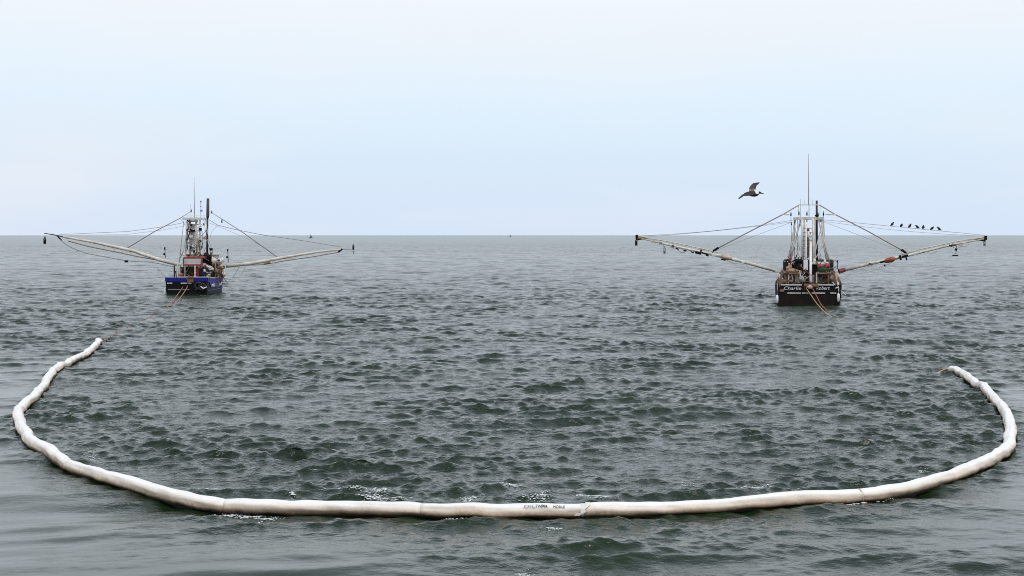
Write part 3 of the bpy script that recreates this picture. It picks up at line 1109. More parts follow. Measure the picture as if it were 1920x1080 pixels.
        MB().tube(t0 - Vector((sgn * 0.15, 0, -0.06)), t0 - Vector((sgn * 1.1, 0, 0.10)), 0.12, 0.11, 8).build("tip_sleeve", mat(
            "yellowed_paint", (0.62, 0.60, 0.40), 0.6, color2=(0.40, 0.36, 0.22)), o)
        MB().box(t0 - Vector((sgn * 0.45, -0.02, 0.22)), (0.95, 0.2, 0.16), ry=sgn * 0.22).box(t0, (0.25, 0.3, 0.42)).build("tip_bracket", M_black, o)
        return o, P, Q, YO

    oL, PL, QL, YO = outrigger([(1456, 508), (1400, 492.5), (1340, 478), (1262, 461), (1195, 445)],
                               [(1346, 473), (1300, 462.5), (1253, 452.5), (1214, 446.5)], -1, (1194, 444), "left outrigger pole", None)
    oR, PR, QR, YO = outrigger([(1579, 507), (1640, 492.5), (1700, 479.5), (1767, 463), (1848, 447)],
                               [(1690, 477.5), (1733, 465.5), (1792, 453), (1830, 446.5)], 1, (1848, 446), "right outrigger pole with orange float", None)
    gear_block(None, R(1193, 455, YO), 0.26, oL)
    gear_block(None, R(1246, 470, YO), 0.26, oL, M_grey)
    MB().tube(R(1246, 466, YO), R(1243, 459, YO), 0.025).build("hanger", M_wire, oL)
    gear_block(None, R(1846, 456, YO), 0.24, oR, M_grey)
    mb = MB().tube(R(1794, 461, YO), R(1792, 476, YO), 0.03)
    mb.box(R(1791, 479, YO), (0.55, 0.2, 0.14)).tube(R(1793, 466, YO), R(1792, 470, YO), 0.12)
    mb.build("hanging_hook", M_black, oR)
    MB().poly([R(1352, 480.5, YO - 0.3), R(1356, 481, YO - 0.3), R(1366, 483.5, YO - 0.3), R(1372, 485, YO - 0.3)], [0.16, 0.27, 0.25, 0.12], 12).build(
        "float", mat("faded_orange_float", (0.45, 0.20, 0.10), 0.6, scale=3, color2=(0.62, 0.50, 0.42)), oL, smooth=True)
    MB().poly([R(1658, 490.5, YO - 0.3), R(1664, 488.5, YO - 0.3), R(1674, 486, YO - 0.3), R(1678, 485, YO - 0.3)], [0.14, 0.26, 0.26, 0.14], 12).build("float", M_orange, oR, smooth=True)
    for px, py, w_, h_ in ((1308, 474, 0.5, 0.26), (1322, 475.5, 0.7, 0.16), (1314, 472, 0.14, 0.5), (1356, 487, 0.5, 0.12)):
        MB().box(R(px, py, YO - 0.2), (w_, 0.2, h_), ry=0.25).build("clamp", M_black, oL)
    for px, py, w_, h_ in ((1655, 491, 0.5, 0.18), (1688, 483, 0.2, 0.5), (1697, 480, 0.6, 0.2), (1699, 483, 0.14, 0.55), (1659, 498, 0.18, 0.18)):
        MB().box(R(px, py, YO - 0.2), (w_, 0.2, h_), ry=-0.25).build("clamp", M_black, oR)
    for k in range(5):
        px = 1270 + k * 14
        MB().box(R(px, 466.5 + k * 3.2, YO - 0.2), (0.32, 0.12, 0.12), ry=0.25).build("clamp", M_black, oL)
    rg = random.Random(21)
    for PP, o in ((PL, oL), (PR, oR)):
        for k in range(15):
            t = rg.uniform(0.3, 3.6)
            q = PP[int(t)].lerp(PP[int(t) + 1], t % 1)
            d = rg.uniform(0.12, 0.45)
            m_ = rg.choice((M_black, M_rust, M_white, M_wire, M_cream))
            if k % 3 == 0:
                MB().poly(sag(q + Vector((-0.5, -0.1, -0.1)), q + Vector((0.6, -0.1, -0.1)), d, 6), 0.025, 5).build("slack_line", M_wire_pale, o)
            else:
                MB().box(q + Vector((0, -0.12, -0.05)), (rg.uniform(0.15, 0.5), 0.15, rg.uniform(0.1, 0.28)), ry=rg.uniform(-0.4, 0.4)).build("fitting", m_, o)
    MB().poly([R(1573, 509, 5.2), R(1584, 505.5, 5.4)], [0.26, 0.22], 10).build("heel_fitting", mat("dull_crimson_paint", (0.28, 0.05, 0.06), 0.6, color2=(0.06, 0.02, 0.02)), root)
    MB().box(R(1457, 509, 5.3), (0.34, 0.4, 0.3)).build("heel_fitting", M_white, root)
    # heavy stays and light wires
    for pts, o in (([(1497, 385), (1468, 402), (1400, 437), (1337, 470)], oL), ([(1536, 384), (1566, 402), (1630, 435), (1698, 473)], oR)):
        MB().poly([R(x, y, YO if i else YM) for i, (x, y) in enumerate(pts)], 0.062, 6).build("stay", mat("tan_stay_rope", (0.42, 0.36, 0.30), 0.7), root, smooth=True)
    MB().tube(R(1347, 464.5, YO), R(1337, 471, YO), 0.12, 0.12, 8).tube(R(1338, 470, YO), R(1335, 477, YO), 0.05).build("shackle", M_black, oL)
    MB().tube(R(1690, 468, YO), R(1699, 474.5, YO), 0.12, 0.12, 8).tube(R(1698, 473.5, YO), R(1700, 479, YO), 0.05).build("shackle", M_black, oR)
    for a, b, d, r in (((1486, 413), (1200, 442), 0.25, 0.022), ((1488, 416), (1215, 444), 0.1, 0.016), ((1486, 416), (1340, 470), 0.0, 0.018),
                       ((1545, 412), (1846, 441), 0.0, 0.022), ((1545, 415), (1830, 442), 0.2, 0.016), ((1545, 416), (1698, 474), 0.0, 0.018)):
        MB().poly(sag(R(*a, YM), R(*b, YO), d), r, 5).build("wire", M_wire_pale, root)
    # dropped net lines from the outriggers back to the deck
    for a, b, d, o in (((1362, 487), (1462, 510), 0.5, oL), ((1672, 492), (1575, 512), 0.5, oR)):
        MB().poly(sag(R(*a, YO), R(*b, 4.0), d), 0.02, 5).build("net_line", M_wire_pale, root)
    a, b = R(1545, 412, YM), R(1846, 441, YO)
    return Mw, R, a, b, YM, YO


MwR, RR, wire_a, wire_b, _, _ = right_trawler()


# ------------------------------------------------------------------ birds on the wire
def bird_mesh(turn, crouch):
    mb = MB()
    # body loft from beak to tail along y, upright-ish
    pts = [(0, 0.205, 0.225), (0, 0.155, 0.235), (0, 0.115, 0.245), (0, 0.08, 0.225), (0, 0.03, 0.165), (0, -0.02, 0.125), (0, -0.07, 0.09), (0, -0.12, 0.06), (0, -0.19, 0.02)]
    rad = [0.005, 0.018, 0.050, 0.055, 0.095, 0.105, 0.08, 0.045, 0.022]
    pts = [(x, y, z * crouch) for x, y, z in pts]
    mb.poly(pts, rad, 10)
    for s in (-1, 1):
        mb.tube((s * 0.03, -0.02, 0.08 * crouch), (s * 0.03, 0.0, -0.02), 0.008, None, 5)
        mb.poly([(s * 0.075, 0.03, 0.17 * crouch), (s * 0.10, -0.04, 0.10 * crouch), (s * 0.045, -0.16, 0.02)], [0.02, 0.035, 0.008], 6)
    M = Matrix.Rotation(turn, 3, 'Z')
    mb.v = [tuple(M @ Vector(v)) for v in mb.v]
    return mb


M_bird = mat("dark_bird_feathers", (0.018, 0.017, 0.017), 0.7)
bird_spec = [(1673, 1.2, 1.0, "small dark bird on the wire, nearest the mast, first of seven"),
             (1690, 2.9, 0.8, "small hunched dark bird on the wire, second from the mast"),
             (1706, 1.0, 1.05, "small plump dark bird on the wire, third from the mast"),
             (1720, -1.4, 0.85, "small dark bird on the wire, middle one of the seven"),
             (1731, 0.4, 1.0, "small upright dark bird on the wire, fifth from the mast"),
             (1748, 2.2, 0.82, "small hunched dark bird on the wire, second from the outrigger tip"),
             (1761, -1.3, 0.95, "small dark bird on the wire, nearest the outrigger tip")]
for px, turn, cr_, lab in bird_spec:
    best = min((abs((Vector(RR(px, 428, 6.8)).x) - wire_a.lerp(wire_b, t / 400).x), t) for t in range(401))[1]
    p = MwR @ wire_a.lerp(wire_b, best / 400)
    o = bird_mesh(-turn, cr_ * 1.18).build("perched_bird", M_bird, None, smooth=True)
    o.location = p + Vector((0, 0, 0.02))
    o.scale = (1.25, 1.25, 1.25)
    thing(o, lab, "bird", "seven birds on the wire")


# ------------------------------------------------------------------ trawler on the left, blue hull
def left_trawler():
    Y0 = 161.5
    base = at(350, 553.5, Y0)
    yaw = -RAD(-3.0)
    root = empty("shrimp_trawler", (base.x, base.y, 0), yaw)
    thing(root, "blue hulled shrimp trawler with red framed shelter and tall dark stack", "fishing boat", "shrimp trawlers towing the boom")
    Mw = Matrix.Translation((base.x, base.y, 0)) @ Matrix.Rotation(yaw, 4, 'Z')
    inv = Mw.inverted()

    def R(px, py, yf=0.0):
        x, y, z = ray(px, py)
        d = Vector((x, y, z)); o = Vector((0, 0, CAM_H))
        nrm = Mw.to_3x3() @ Vector((0, 1, 0))
        p0 = Mw @ Vector((0, yf, 0))
        t = nrm.dot(p0 - o) / nrm.dot(d)
        return inv @ (o + d * t)

    half = abs(R(390, 553, 0).x - R(311, 553, 0).x) / 2 / 0.97
    hull, bd, zd = hull_mesh(17.0, half, 2.0, 1.72, 3.2)
    h = hull.build("hull", M_black, root)
    # painted upper strake: transom board plus side boards, a shade proud of the hull
    up = MB()
    w0 = bd(0)
    up.box((0, -0.025, 1.78), (2 * w0 * 0.995, 0.05, 0.46), bev=0.05)
    up.build("transom_strake", M_blue, h)
    for s in (-1, 1):
        vs, fs = [], []
        for j in range(19):
            t = j / 18 * 0.9
            b, z = bd(t) + 0.012, zd(t) + 0.01
            for dx, zz in ((0, z), (0.03, z), (0.03, z - 1.0 if j > 1 else z - 0.46), (0, z - 1.0 if j > 1 else z - 0.46)):
                vs.append((s * (b + dx), 17 * t + 0.02, zz))
        for j in range(18):
            for k in range(4):
                fs.append((j * 4 + k, j * 4 + (k + 1) % 4, j * 4 + 4 + (k + 1) % 4, j * 4 + 4 + k))
        fs += [(0, 1, 2, 3), (72, 73, 74, 75)]
        m_ = MB(); m_.add(vs, fs)
        m_.build("side_strake", M_blue, h)
    s_ = MB()
    for x0, x1 in ((313, 323), (339, 350), (352, 359)):
        a, b = R(x0, 531, -0.04), R(x1, 531, -0.04)
        s_.box((a + b) / 2, ((b - a).x, 0.06, 0.11))
    s_.build("upper_stripe", M_white, h)
    s_ = MB()
    for x0, x1 in ((315, 338), (342, 355), (366, 376)):
        a, b = R(x0, 542.8, -0.04), R(x1, 542.8, -0.04)
        s_.box((a + b) / 2, ((b - a).x, 0.06, 0.07))
    s_.build("lower_stripe", M_grey, h)
    # starboard side lettering and stripe
    for y, w, body in ((3.2, 2.9, "MISS"), (8.2, 2.6, "LADY")):
        lettering(body, w, 0.34, (bd(y / 17) + 0.055, y, 1.02), RAD(90), M_whiteclean, h, 0.03)
    lettering("GULF", 0.62, 0.20, R(382, 536, -0.05), 0, M_whiteclean, h, 0.02)
    vs = MB(); vs.poly([(bd(y / 17) * 0.985 + 0.03, y, 0.46) for y in np.linspace(0.2, 12, 14)], 0.05, 6)
    vs.build("side_stripe", M_blue, h)
    for px, py in ((379, 538), (372, 536)):
        MB().torus(R(px, py, -0.15), (0, 1, 0), 0.36, 0.14).build("tyre_fender", M_rubber, root, smooth=True)
    MB().poly([R(376, 537, -0.32), R(381, 541, -0.32), R(388, 538, -0.3)], [0.05, 0.09, 0.04], 8).build("fender", M_whiteclean, root, smooth=True)
    mb = MB(); c = R(309.5, 548, 0.3)
    mb.poly([c + Vector((0, 0, 0.5)), c + Vector((0, 0, 0.4)), c, c - Vector((0, 0, 0.38)), c - Vector((0, 0, 0.45))], [0.03, 0.11, 0.13, 0.11, 0.03], 10)
    mb.build("fender", M_whiteclean, root, smooth=True)
    deck = MB(); dv, df = [], []
    for j in range(21):
        t = j / 20 * 0.96
        b = max(bd(t) - 0.1, 0.02); z = zd(t) - 0.82
        dv += [(-b, 17 * t + 0.1, z), (b, 17 * t + 0.1, z), (b, 17 * t + 0.1, z - 0.06), (-b, 17 * t + 0.1, z - 0.06)]
    for j in range(20):
        for k in range(4):
            df.append((j * 4 + k, j * 4 + (k + 1) % 4, j * 4 + 4 + (k + 1) % 4, j * 4 + 4 + k))
    deck.add(dv, df); deck.build("deck", M_tan, root)
    rail = MB()
    for x0, x1 in ((332, 352), (360, 392)):
        a, b = R(x0, 519.5, 0.1), R(x1, 519.8, 0.1)
        rail.box((a + b) / 2, ((b - a).x, 0.2, 0.10))
    rail.build("stern_rail", M_white, root)
    cap = MB(); cap.poly([(bd(y / 17) - 0.04, y, zd(y / 17) + 0.06) for y in np.linspace(0.2, 15, 16)], 0.07, 6)
    cap.build("cap_rail", M_white, root)
    MB().box(R(357, 525, -0.1), (0.7, 0.18, 0.55)).tube(R(352, 520, -0.15), R(363, 520, -0.15), 0.13, None, 10).build("tow_bitt", M_rust, root)
    # shelter with red frame and white panel
    sh = MB()
    a, b = R(344, 490, 1.8), R(379, 490, 1.8)
    sh.box((a + b) / 2 + Vector((0, 0.25, 0)), ((b - a).x - 0.26, 0.10, 0.72))
    shelter = sh.build("shelter_panel", M_whiteclean, root)
    fr = MB()
    for py, hh in ((483.8, 0.15), (497, 0.2)):
        aa, bb = R(343, py, 1.75), R(380, py, 1.75)
        fr.box((aa + bb) / 2, ((bb - aa).x, 0.16, hh))
    for px in (344.2, 378.2):
        aa, bb = R(px, 485.2, 1.75), R(px, 495.6, 1.75)
        fr.box((aa + bb) / 2, (0.18, 0.16, (aa - bb).z))
    fr.build("frame", M_red, shelter)
    for px, y1, r, m in ((346.5, 498, 0.08, M_grey), (365.5, 498, 0.09, M_cream), (333, 496, 0.10, M_white), (327, 498, 0.09, M_stack), (337, 498, 0.06, M_white)):
        MB().tube(R(px, 520, 1.6), R(px, y1, 1.6), r).build("post", m, shelter)
    a, b = R(344, 486, 1.8), R(379, 486, 1.8)
    MB().box((a + b) / 2 + Vector((0, 1.7, 0.2)), ((b - a).x, 2.9, 0.10)).build("roof", M_red, shelter)
    # dark bay under the shelter and deckhouse forward
    a, b = R(336, 508, 4.6), R(396, 508, 4.6)
    dh = MB().box(((a.x + b.x) / 2, 6.6, 1.95), ((b - a).x, 3.8, 2.3), bev=0.03)
    house = dh.build("deckhouse", M_dark, root)
    a, b = R(372, 501.5, 4.2), R(398, 503, 4.2)
    MB().poly([a + Vector((0, 0, -0.05)), (a + b) / 2 + Vector((-0.2, 0, 0.32)), b], [0.2, 0.28, 0.18], 10).build("canvas_cover", mat(
        "pale_canvas", (0.66, 0.56, 0.50), 0.8), house, smooth=True)
    MB().box(R(381, 509, 3.2), (1.05, 0.5, 0.85)).build("net_bin", mat("navy_tarpaulin", (0.012, 0.016, 0.045), 0.7), root)
    MB().box(R(370, 510, 2.6), (0.34, 0.4, 0.95), rz=0.2).build("fuel_drum", M_red, root)
    MB().blob(R(357, 510, 3.0), (0.5, 0.5, 0.5), 4).build("folded_net", mat("dark_olive_net", (0.035, 0.04, 0.015), 0.9), root, smooth=True)
    MB().blob(R(345, 512, 2.6), (0.4, 0.4, 0.5), 7).build("folded_net", M_dark, root, smooth=True)
    MB().box(R(333, 508, 2.2), (0.36, 0.4, 0.7), rz=0.2).build("ice_box", mat("pale_blue_plastic", (0.55, 0.62, 0.68), 0.5), root)
    MB().box(R(396, 504, 4.0), (0.55, 0.4, 0.22)).build("life_raft", M_whiteclean, root)
    MB().blob(R(338, 515, 1.8), (0.35, 0.3, 0.22), 3).build("coiled_rope", mat("reddish_rope", (0.40, 0.14, 0.10), 0.85, scale=9), root, smooth=True)
    # wheelhouse forward, mostly hidden, and side gear on the starboard rail
    whs = MB().box((0.1, 11.2, 3.1), (3.3, 3.2, 2.6), bev=0.04)
    wheel = whs.build("wheelhouse", M_white, root)
    for k in range(3):
        MB().box((-1.0 + k * 1.0, 9.57, 3.7), (0.66, 0.08, 0.6)).build("window", M_glass, wheel)
    for k in range(2):
        MB().box((1.79, 10.6 + k * 1.3, 3.7), (0.06, 0.8, 0.6)).build("window", M_glass, wheel)
    MB().box((0.1, 11.2, 4.47), (3.7, 3.6, 0.14)).build("roof", M_white, wheel)
    M_pink = mat("weathered_pink_timber", (0.52, 0.36, 0.28), 0.75, scale=4, color2=(0.27, 0.16, 0.11))
    for px, y0, y1, r, yf in ((413, 523, 500, 0.13, 6.5), (417.5, 523, 503, 0.11, 7), (408, 522, 490, 0.08, 6), (404, 518, 492, 0.07, 5)):
        MB().tube(R(px, y0, yf), R(px, y1, yf), r, None, 8).build("gallows_post", M_pink, root)
    rr = random.Random(9)
    for k, (px, py, sx, m) in enumerate(((398, 489, 0.5, M_cream), (405, 494, 0.45, M_pink), (411, 490, 0.4, M_white), (402, 506, 0.4, M_tan), (409, 509, 0.4, M_net),
                                          (394, 497, 0.4, M_dark), (401, 514, 0.5, M_net), (415, 500, 0.36, M_pink), (418, 514, 0.34, M_cream), (417, 487, 0.26, M_whiteclean))):
        MB().blob(R(px, py, 6 + rr.uniform(-1, 2)), (sx, sx, sx * 0.8), 30 + k, 0.32).build("net_heap", m, root, smooth=True)
    w = MB().tube(R(384, 482, 6), R(396, 482, 6), 0.3, None, 12)
    for px in (384, 390, 396):
        w.tube(R(px, 482, 6) - Vector((0.05, 0, 0)), R(px, 482, 6) + Vector((0.05, 0, 0)), 0.5, None, 14)
    w.box(R(389, 489, 6), (1.0, 0.7, 0.7))
    w.build("winch", M_black, root)

    deck_clutter(R, root, [(330, 498, 398, 519, 1.3, 4.0, 34), (394, 486, 421, 522, 4.5, 8, 30), (346, 474, 400, 484, 3, 6.5, 18), (346, 440, 386, 476, 6.8, 7.2, 16),
                           (352, 414, 384, 440, 6.9, 7.2, 8)], 78)
    # ---- mast tower
    YM = 7.5
    a, b = R(343, 410, YM), R(386, 411, YM)
    mo = MB().box((a + b) / 2, ((b - a).x, 0.6, 0.2)).build("mast_platform", M_white, root)
    MB().poly([R(343, 408, YM), R(337, 409, YM), R(342, 415, YM), R(347, 422, YM)], 0.04, 6).build("platform_brace", M_cream, mo)
    mb = MB()
    for py in (404.5, 407.5):
        mb.poly([R(344, py, YM - 0.3), R(384, py, YM - 0.3)], 0.025, 6)
    for px in (344, 352, 360, 368, 376, 384):
        mb.tube(R(px, 410, YM - 0.3), R(px, 404, YM - 0.3), 0.025, None, 6)
    mb.build("platform_rail", M_whiteclean, mo)
    for pts, r, m in ((((352, 412), (351, 445), (347, 482)), 0.09, M_white), (((357, 412), (356, 480)), 0.10, M_white), (((368, 412), (369, 484)), 0.12, M_cream),
                      (((375, 412), (375, 480)), 0.08, M_white), (((345, 414), (341, 445), (336, 494)), 0.03, M_wire), (((385, 412), (392, 450), (404, 492)), 0.035, M_white),
                      (((349, 414), (349, 445), (344, 470), (338, 484)), 0.05, M_white), (((382, 412), (388, 450), (398, 484)), 0.03, M_steel)):
        MB().poly([R(x, y, YM) for x, y in pts], r, 8).build("mast_leg", m, mo, smooth=True)
    for k in range(9):
        y = 420 + k * 7
        MB().tube(R(351, y, YM), R(375, y + (-1) ** k * 1.0, YM), 0.04).build("rung", M_white, mo)
        MB().tube(R(351 if k % 2 else 375, y, YM), R(375 if k % 2 else 351, y + 7, YM), 0.03).build("brace", M_white, mo)
    MB().box(R(361, 446, YM + 0.3), (0.5, 0.5, 3.2)).build("mast_panel", mat("dull_white_panel", (0.66, 0.65, 0.63), 0.6, scale=1.5, color2=(0.48, 0.46, 0.44)), mo)
    for px, py, w_, h_, m in ((361.5, 432.5, 0.52, 0.27, M_black), (375.5, 430, 0.36, 0.34, M_black), (358.5, 422, 0.16, 0.3, M_black), (375, 452, 0.34, 0.24, M_black),
                              (364, 472, 0.18, 0.4, M_black), (396, 467.5, 0.34, 0.3, M_black), (379, 463, 0.18, 0.3, M_grey), (358, 464, 0.16, 0.3, M_stack), (352, 432, 0.10, 0.5, M_grey), (350, 446, 0.2, 0.4, M_grey)):
        MB().box(R(px, py, YM - 0.3), (w_, 0.25, h_)).build("floodlight", m, mo)
    MB().box(R(362, 414.5, YM - 0.2), (1.1, 0.4, 0.2)).build("platform_beam", M_tan, mo)
    MB().tube(R(363, 459, YM - 0.5), R(374, 459, YM - 0.5), 0.05).tube(R(371, 459, YM - 0.5), R(370, 482, YM - 1), 0.09).build("cargo_boom", M_tan, mo)
    MB().poly([R(364.5, 412, YM), R(364.3, 380, YM), R(364, 332, YM)], [0.06, 0.04, 0.015], 6).build("antenna", M_grey, mo)
    MB().tube(R(376.5, 411, YM), R(376.5, 377, YM), 0.03, 0.02, 6).box(R(377.5, 395, YM), (0.26, 0.2, 0.22)).box(R(376.5, 378, YM), (0.16, 0.16, 0.2)).box(
        R(376.5, 387, YM), (0.14, 0.14, 0.12)).build("light_mast", M_grey, mo)
    MB().tube(R(358, 411, YM), R(357.5, 383, YM), 0.02, 0.012, 6).build("antenna", M_grey, mo)
    so = MB().poly([R(388.5, 488, YM + 0.5), R(388.5, 440, YM + 0.5), R(389, 410, YM + 0.5)], [0.125, 0.115, 0.115], 12).build("exhaust_stack", M_stack, root, smooth=True)
    MB().poly([R(389, 410, YM + 0.5), R(389.6, 404, YM + 0.5), R(390, 372, YM + 0.5)], [0.13, 0.19, 0.165], 12).build("stack_sleeve", mat(
        "scorched_stack_steel", (0.10, 0.075, 0.065), 0.7, scale=4, color2=(0.03, 0.025, 0.022)), so, smooth=True)
    for px, y0, y1 in ((310, 465, 484), (428, 468, 492)):
        MB().tube(R(px, y1, 5), R(px - 1, y0, 5), 0.04).box(R(px - 2, (y0 + y1) / 2 + 2, 5), (0.2, 0.2, 0.24)).box(R(px - 1, y0 + 1, 5), (0.14, 0.14, 0.3)).build("side_light", M_black, root)

    # ---- outriggers
    YO = 7.5
    P = [R(x, y, YO) for x, y in ((338, 497), (300, 487.5), (250, 470.5), (180, 455), (118, 444))]
    oL = MB().poly(P, [0.22, 0.21, 0.20, 0.16, 0.11], 10).build("outrigger", M_cream, root, smooth=True, label="left outrigger pole, higher at the tip")
    MB().poly([R(x, y, YO) for x, y in ((118, 444), (100, 440), (83, 437.5))], [0.07, 0.06, 0.05], 8).build("tip_spar", M_stack, oL)
    Q = [R(x, y, YO - 0.1) for x, y in ((128, 452), (170, 463), (220, 473), (260, 481.5), (292, 487))]
    MB().poly(Q, 0.06, 8).build("lower_chord", M_tan, oL, smooth=True)
    for k in range(11):
        t = k / 10
        a = Q[0].lerp(Q[2], min(1, t * 2)) if t < .5 else Q[2].lerp(Q[4], (t - .5) * 2)
        px = 124 + 168 * t
        top = R(px, np.interp(px, [118, 180, 250, 300], [444, 455, 470.5, 487.5]), YO)
        MB().tube(top, a, 0.035, None, 5).build("lattice_bar", M_cream, oL)
    rope = MB().poly(spl3([R(x, y, YO - 0.2) for x, y in ((112, 449), (130, 462), (160, 474), (200, 482), (240, 489), (285, 492), (325, 500))]), 0.05, 6)
    rope.build("net_line", M_wire, root, smooth=True)
    gear_block(None, R(84, 452, YO), 0.30, oL)
    MB().tube(R(85, 449, YO), R(86, 441, YO), 0.03).build("hanger", M_wire, oL)
    MB().box(R(237, 490, YO - 0.2), (0.4, 0.3, 0.26)).build("clamp", M_black, oL)
    MB().tube(R(108, 443, YO), R(116, 451, YO - 0.1), 0.09).build("clamp", M_black, oL)
    P = [R(x, y, YO) for x, y in ((424, 499), (470, 494), (525, 484), (590, 473), (641, 467.5))]
    oR = MB().poly(P, [0.22, 0.21, 0.19, 0.13, 0.09], 10).build("outrigger", M_cream, root, smooth=True, label="right outrigger pole, lower at the tip")
    MB().tube(R(641, 467.5, YO), R(664, 467, YO), 0.035).build("tip_spar", M_wire, oR)
    Q = [R(x, y, YO - 0.1) for x, y in ((452, 498), (495, 496), (540, 488), (590, 481), (634, 473))]
    MB().poly(Q, 0.05, 8).build("lower_chord", M_tan, oR, smooth=True)
    for k in range(10):
        t = k / 9
        px = 455 + 176 * t
        top = R(px, np.interp(px, [424, 470, 525, 590, 641], [499, 494, 484, 473, 467.5]), YO)
        bot = R(px, np.interp(px, [452, 495, 540, 590, 634], [498, 496, 488, 481, 473]), YO - 0.1)
        MB().tube(top, bot, 0.035, None, 5).build("lattice_bar", M_cream, oR)
    MB().box(R(501, 492, YO - 0.2), (0.7, 0.25, 0.3), ry=-0.2).build("clamp", M_tan, oR)
    MB().tube(R(634, 473, YO), R(642, 466.5, YO), 0.11).build("clamp", M_black, oR)
    gear_block(None, R(662.5, 464, YO), 0.24, oR)
    MB().tube(R(663, 470, YO), R(663, 477, YO), 0.09, 0.05).build("hanging_hook", M_grey, oR)
    MB().poly([R(460, 500, YO), R(457, 508, YO - 1), R(447, 522, YO - 3)], [0.05, 0.06, 0.04], 6).build("net_line", M_wire, root)
    # stays and wires
    for a, b in ((((359, 396), (337, 409)), (300, 428)), (((395, 398), (421, 413)), (455, 435))):
        pass
    for pts in ([(360, 395), (337, 409.5), (290, 434), (238, 465.5)], [(394, 397), (420, 413), (460, 439), (521, 483)]):
        MB().poly([R(x, y, YM if i == 0 else YO) for i, (x, y) in enumerate(pts)], [0.03, 0.05, 0.055, 0.055], 6).build("stay", M_wire, root, smooth=True)
    gear_block(None, R(416, 415, YO), 0.15, root)
    gear_block(None, R(358.5, 395.5, YM), 0.13, root)
    gear_block(None, R(397, 398, YM), 0.13, root)
    for pts, r in (([(342, 418), (300, 426), (240, 434), (150, 438), (110, 440)], 0.028), ([(345, 424), (300, 432), (235, 440), (130, 441)], 0.018),
                   ([(392, 412), (408, 422), (440, 430), (490, 440), (560, 450), (640, 463)], 0.034), ([(392, 418), (430, 433), (470, 450), (517, 476)], 0.018),
                   ([(408, 423), (398, 432), (394, 444)], 0.02)):
        MB().poly([R(x, y, YO) for x, y in pts], r, 5).build("wire", M_wire_pale if r < 0.03 else M_wire, root)
    for pts in ([(292, 500), (310, 519)], [(449, 500), (436, 522)]):
        MB().poly([R(x, y, 5) for x, y in pts], 0.03, 5).build("net_line", M_wire, root)
    return Mw, R


def spl3(pts):
    P, _ = spline([tuple(p) for p in pts], 0.5)
    return [Vector(p) for p in P]


MwL, RL = left_trawler()


# ------------------------------------------------------------------ tow lines from the sterns to the boom ends
def rope(name, pts, m, r, label, afloat=False):
    P = spl3(pts)
    rad = []
    for p in P:
        low = p.z < 0.05
        if afloat and low:
            p.z = 0.8 * water_z(p.x, p.y, 0.9) + 0.012
        rad.append(0.02 if afloat and p.z < 0.15 and low else r)
    o = MB().poly(P, rad, 6).build(name, m, None, smooth=True)
    thing(o, label, "rope", "tow lines astern of the trawlers")
    return o


EL, ER = Vector(BOOM3[0]), Vector(BOOM3[-1])


def Rw(Mw, R, px, py, yf):
    return Mw @ R(px, py, yf)


a = on_water(305, 581, 0.0)
rope("tow_line", [Rw(MwL, RL, 351, 521, -0.2), Rw(MwL, RL, 341, 541, -1.5), on_water(318, 571, 0.22), a, on_water(280, 594, 0), on_water(222, 622, 0), EL + Vector((0.15, 0.9, -0.05)), EL + Vector((0.03, 0.2, 0))],
     M_rope_o, 0.042, "orange tow line from the blue trawler to the left boom end", True)
rope("tow_line", [Rw(MwL, RL, 356, 520, -0.2), Rw(MwL, RL, 350, 540, -1.2), on_water(331, 566, 0.1), on_water(310, 578, -0.12)],
     mat("faded_orange_rope", (0.50, 0.22, 0.12), 0.7, var=0.35, scale=9), 0.045, "shorter faded orange line dipping into water behind the blue trawler")
rope("tow_line", [Rw(MwR, RR, 1512, 541, -0.25), Rw(MwR, RR, 1519, 551, -1.0), Rw(MwR, RR, 1534, 572, -3), on_water(1556, 592, 0.05), on_water(1605, 616, -0.3), on_water(1690, 655, -0.3), ER + Vector((-0.9, 0.9, -0.25)), ER + Vector((-0.2, 0.2, 0))],
     M_rope_y, 0.042, "yellow tow line from the black trawler toward the right boom end")
rope("tow_line", [Rw(MwR, RR, 1524, 541, -0.25), Rw(MwR, RR, 1530, 553, -1.0), Rw(MwR, RR, 1539, 570, -2.5), on_water(1552, 584, -0.1)],
     M_rope_o, 0.042, "red orange line dipping into water behind the black trawler")


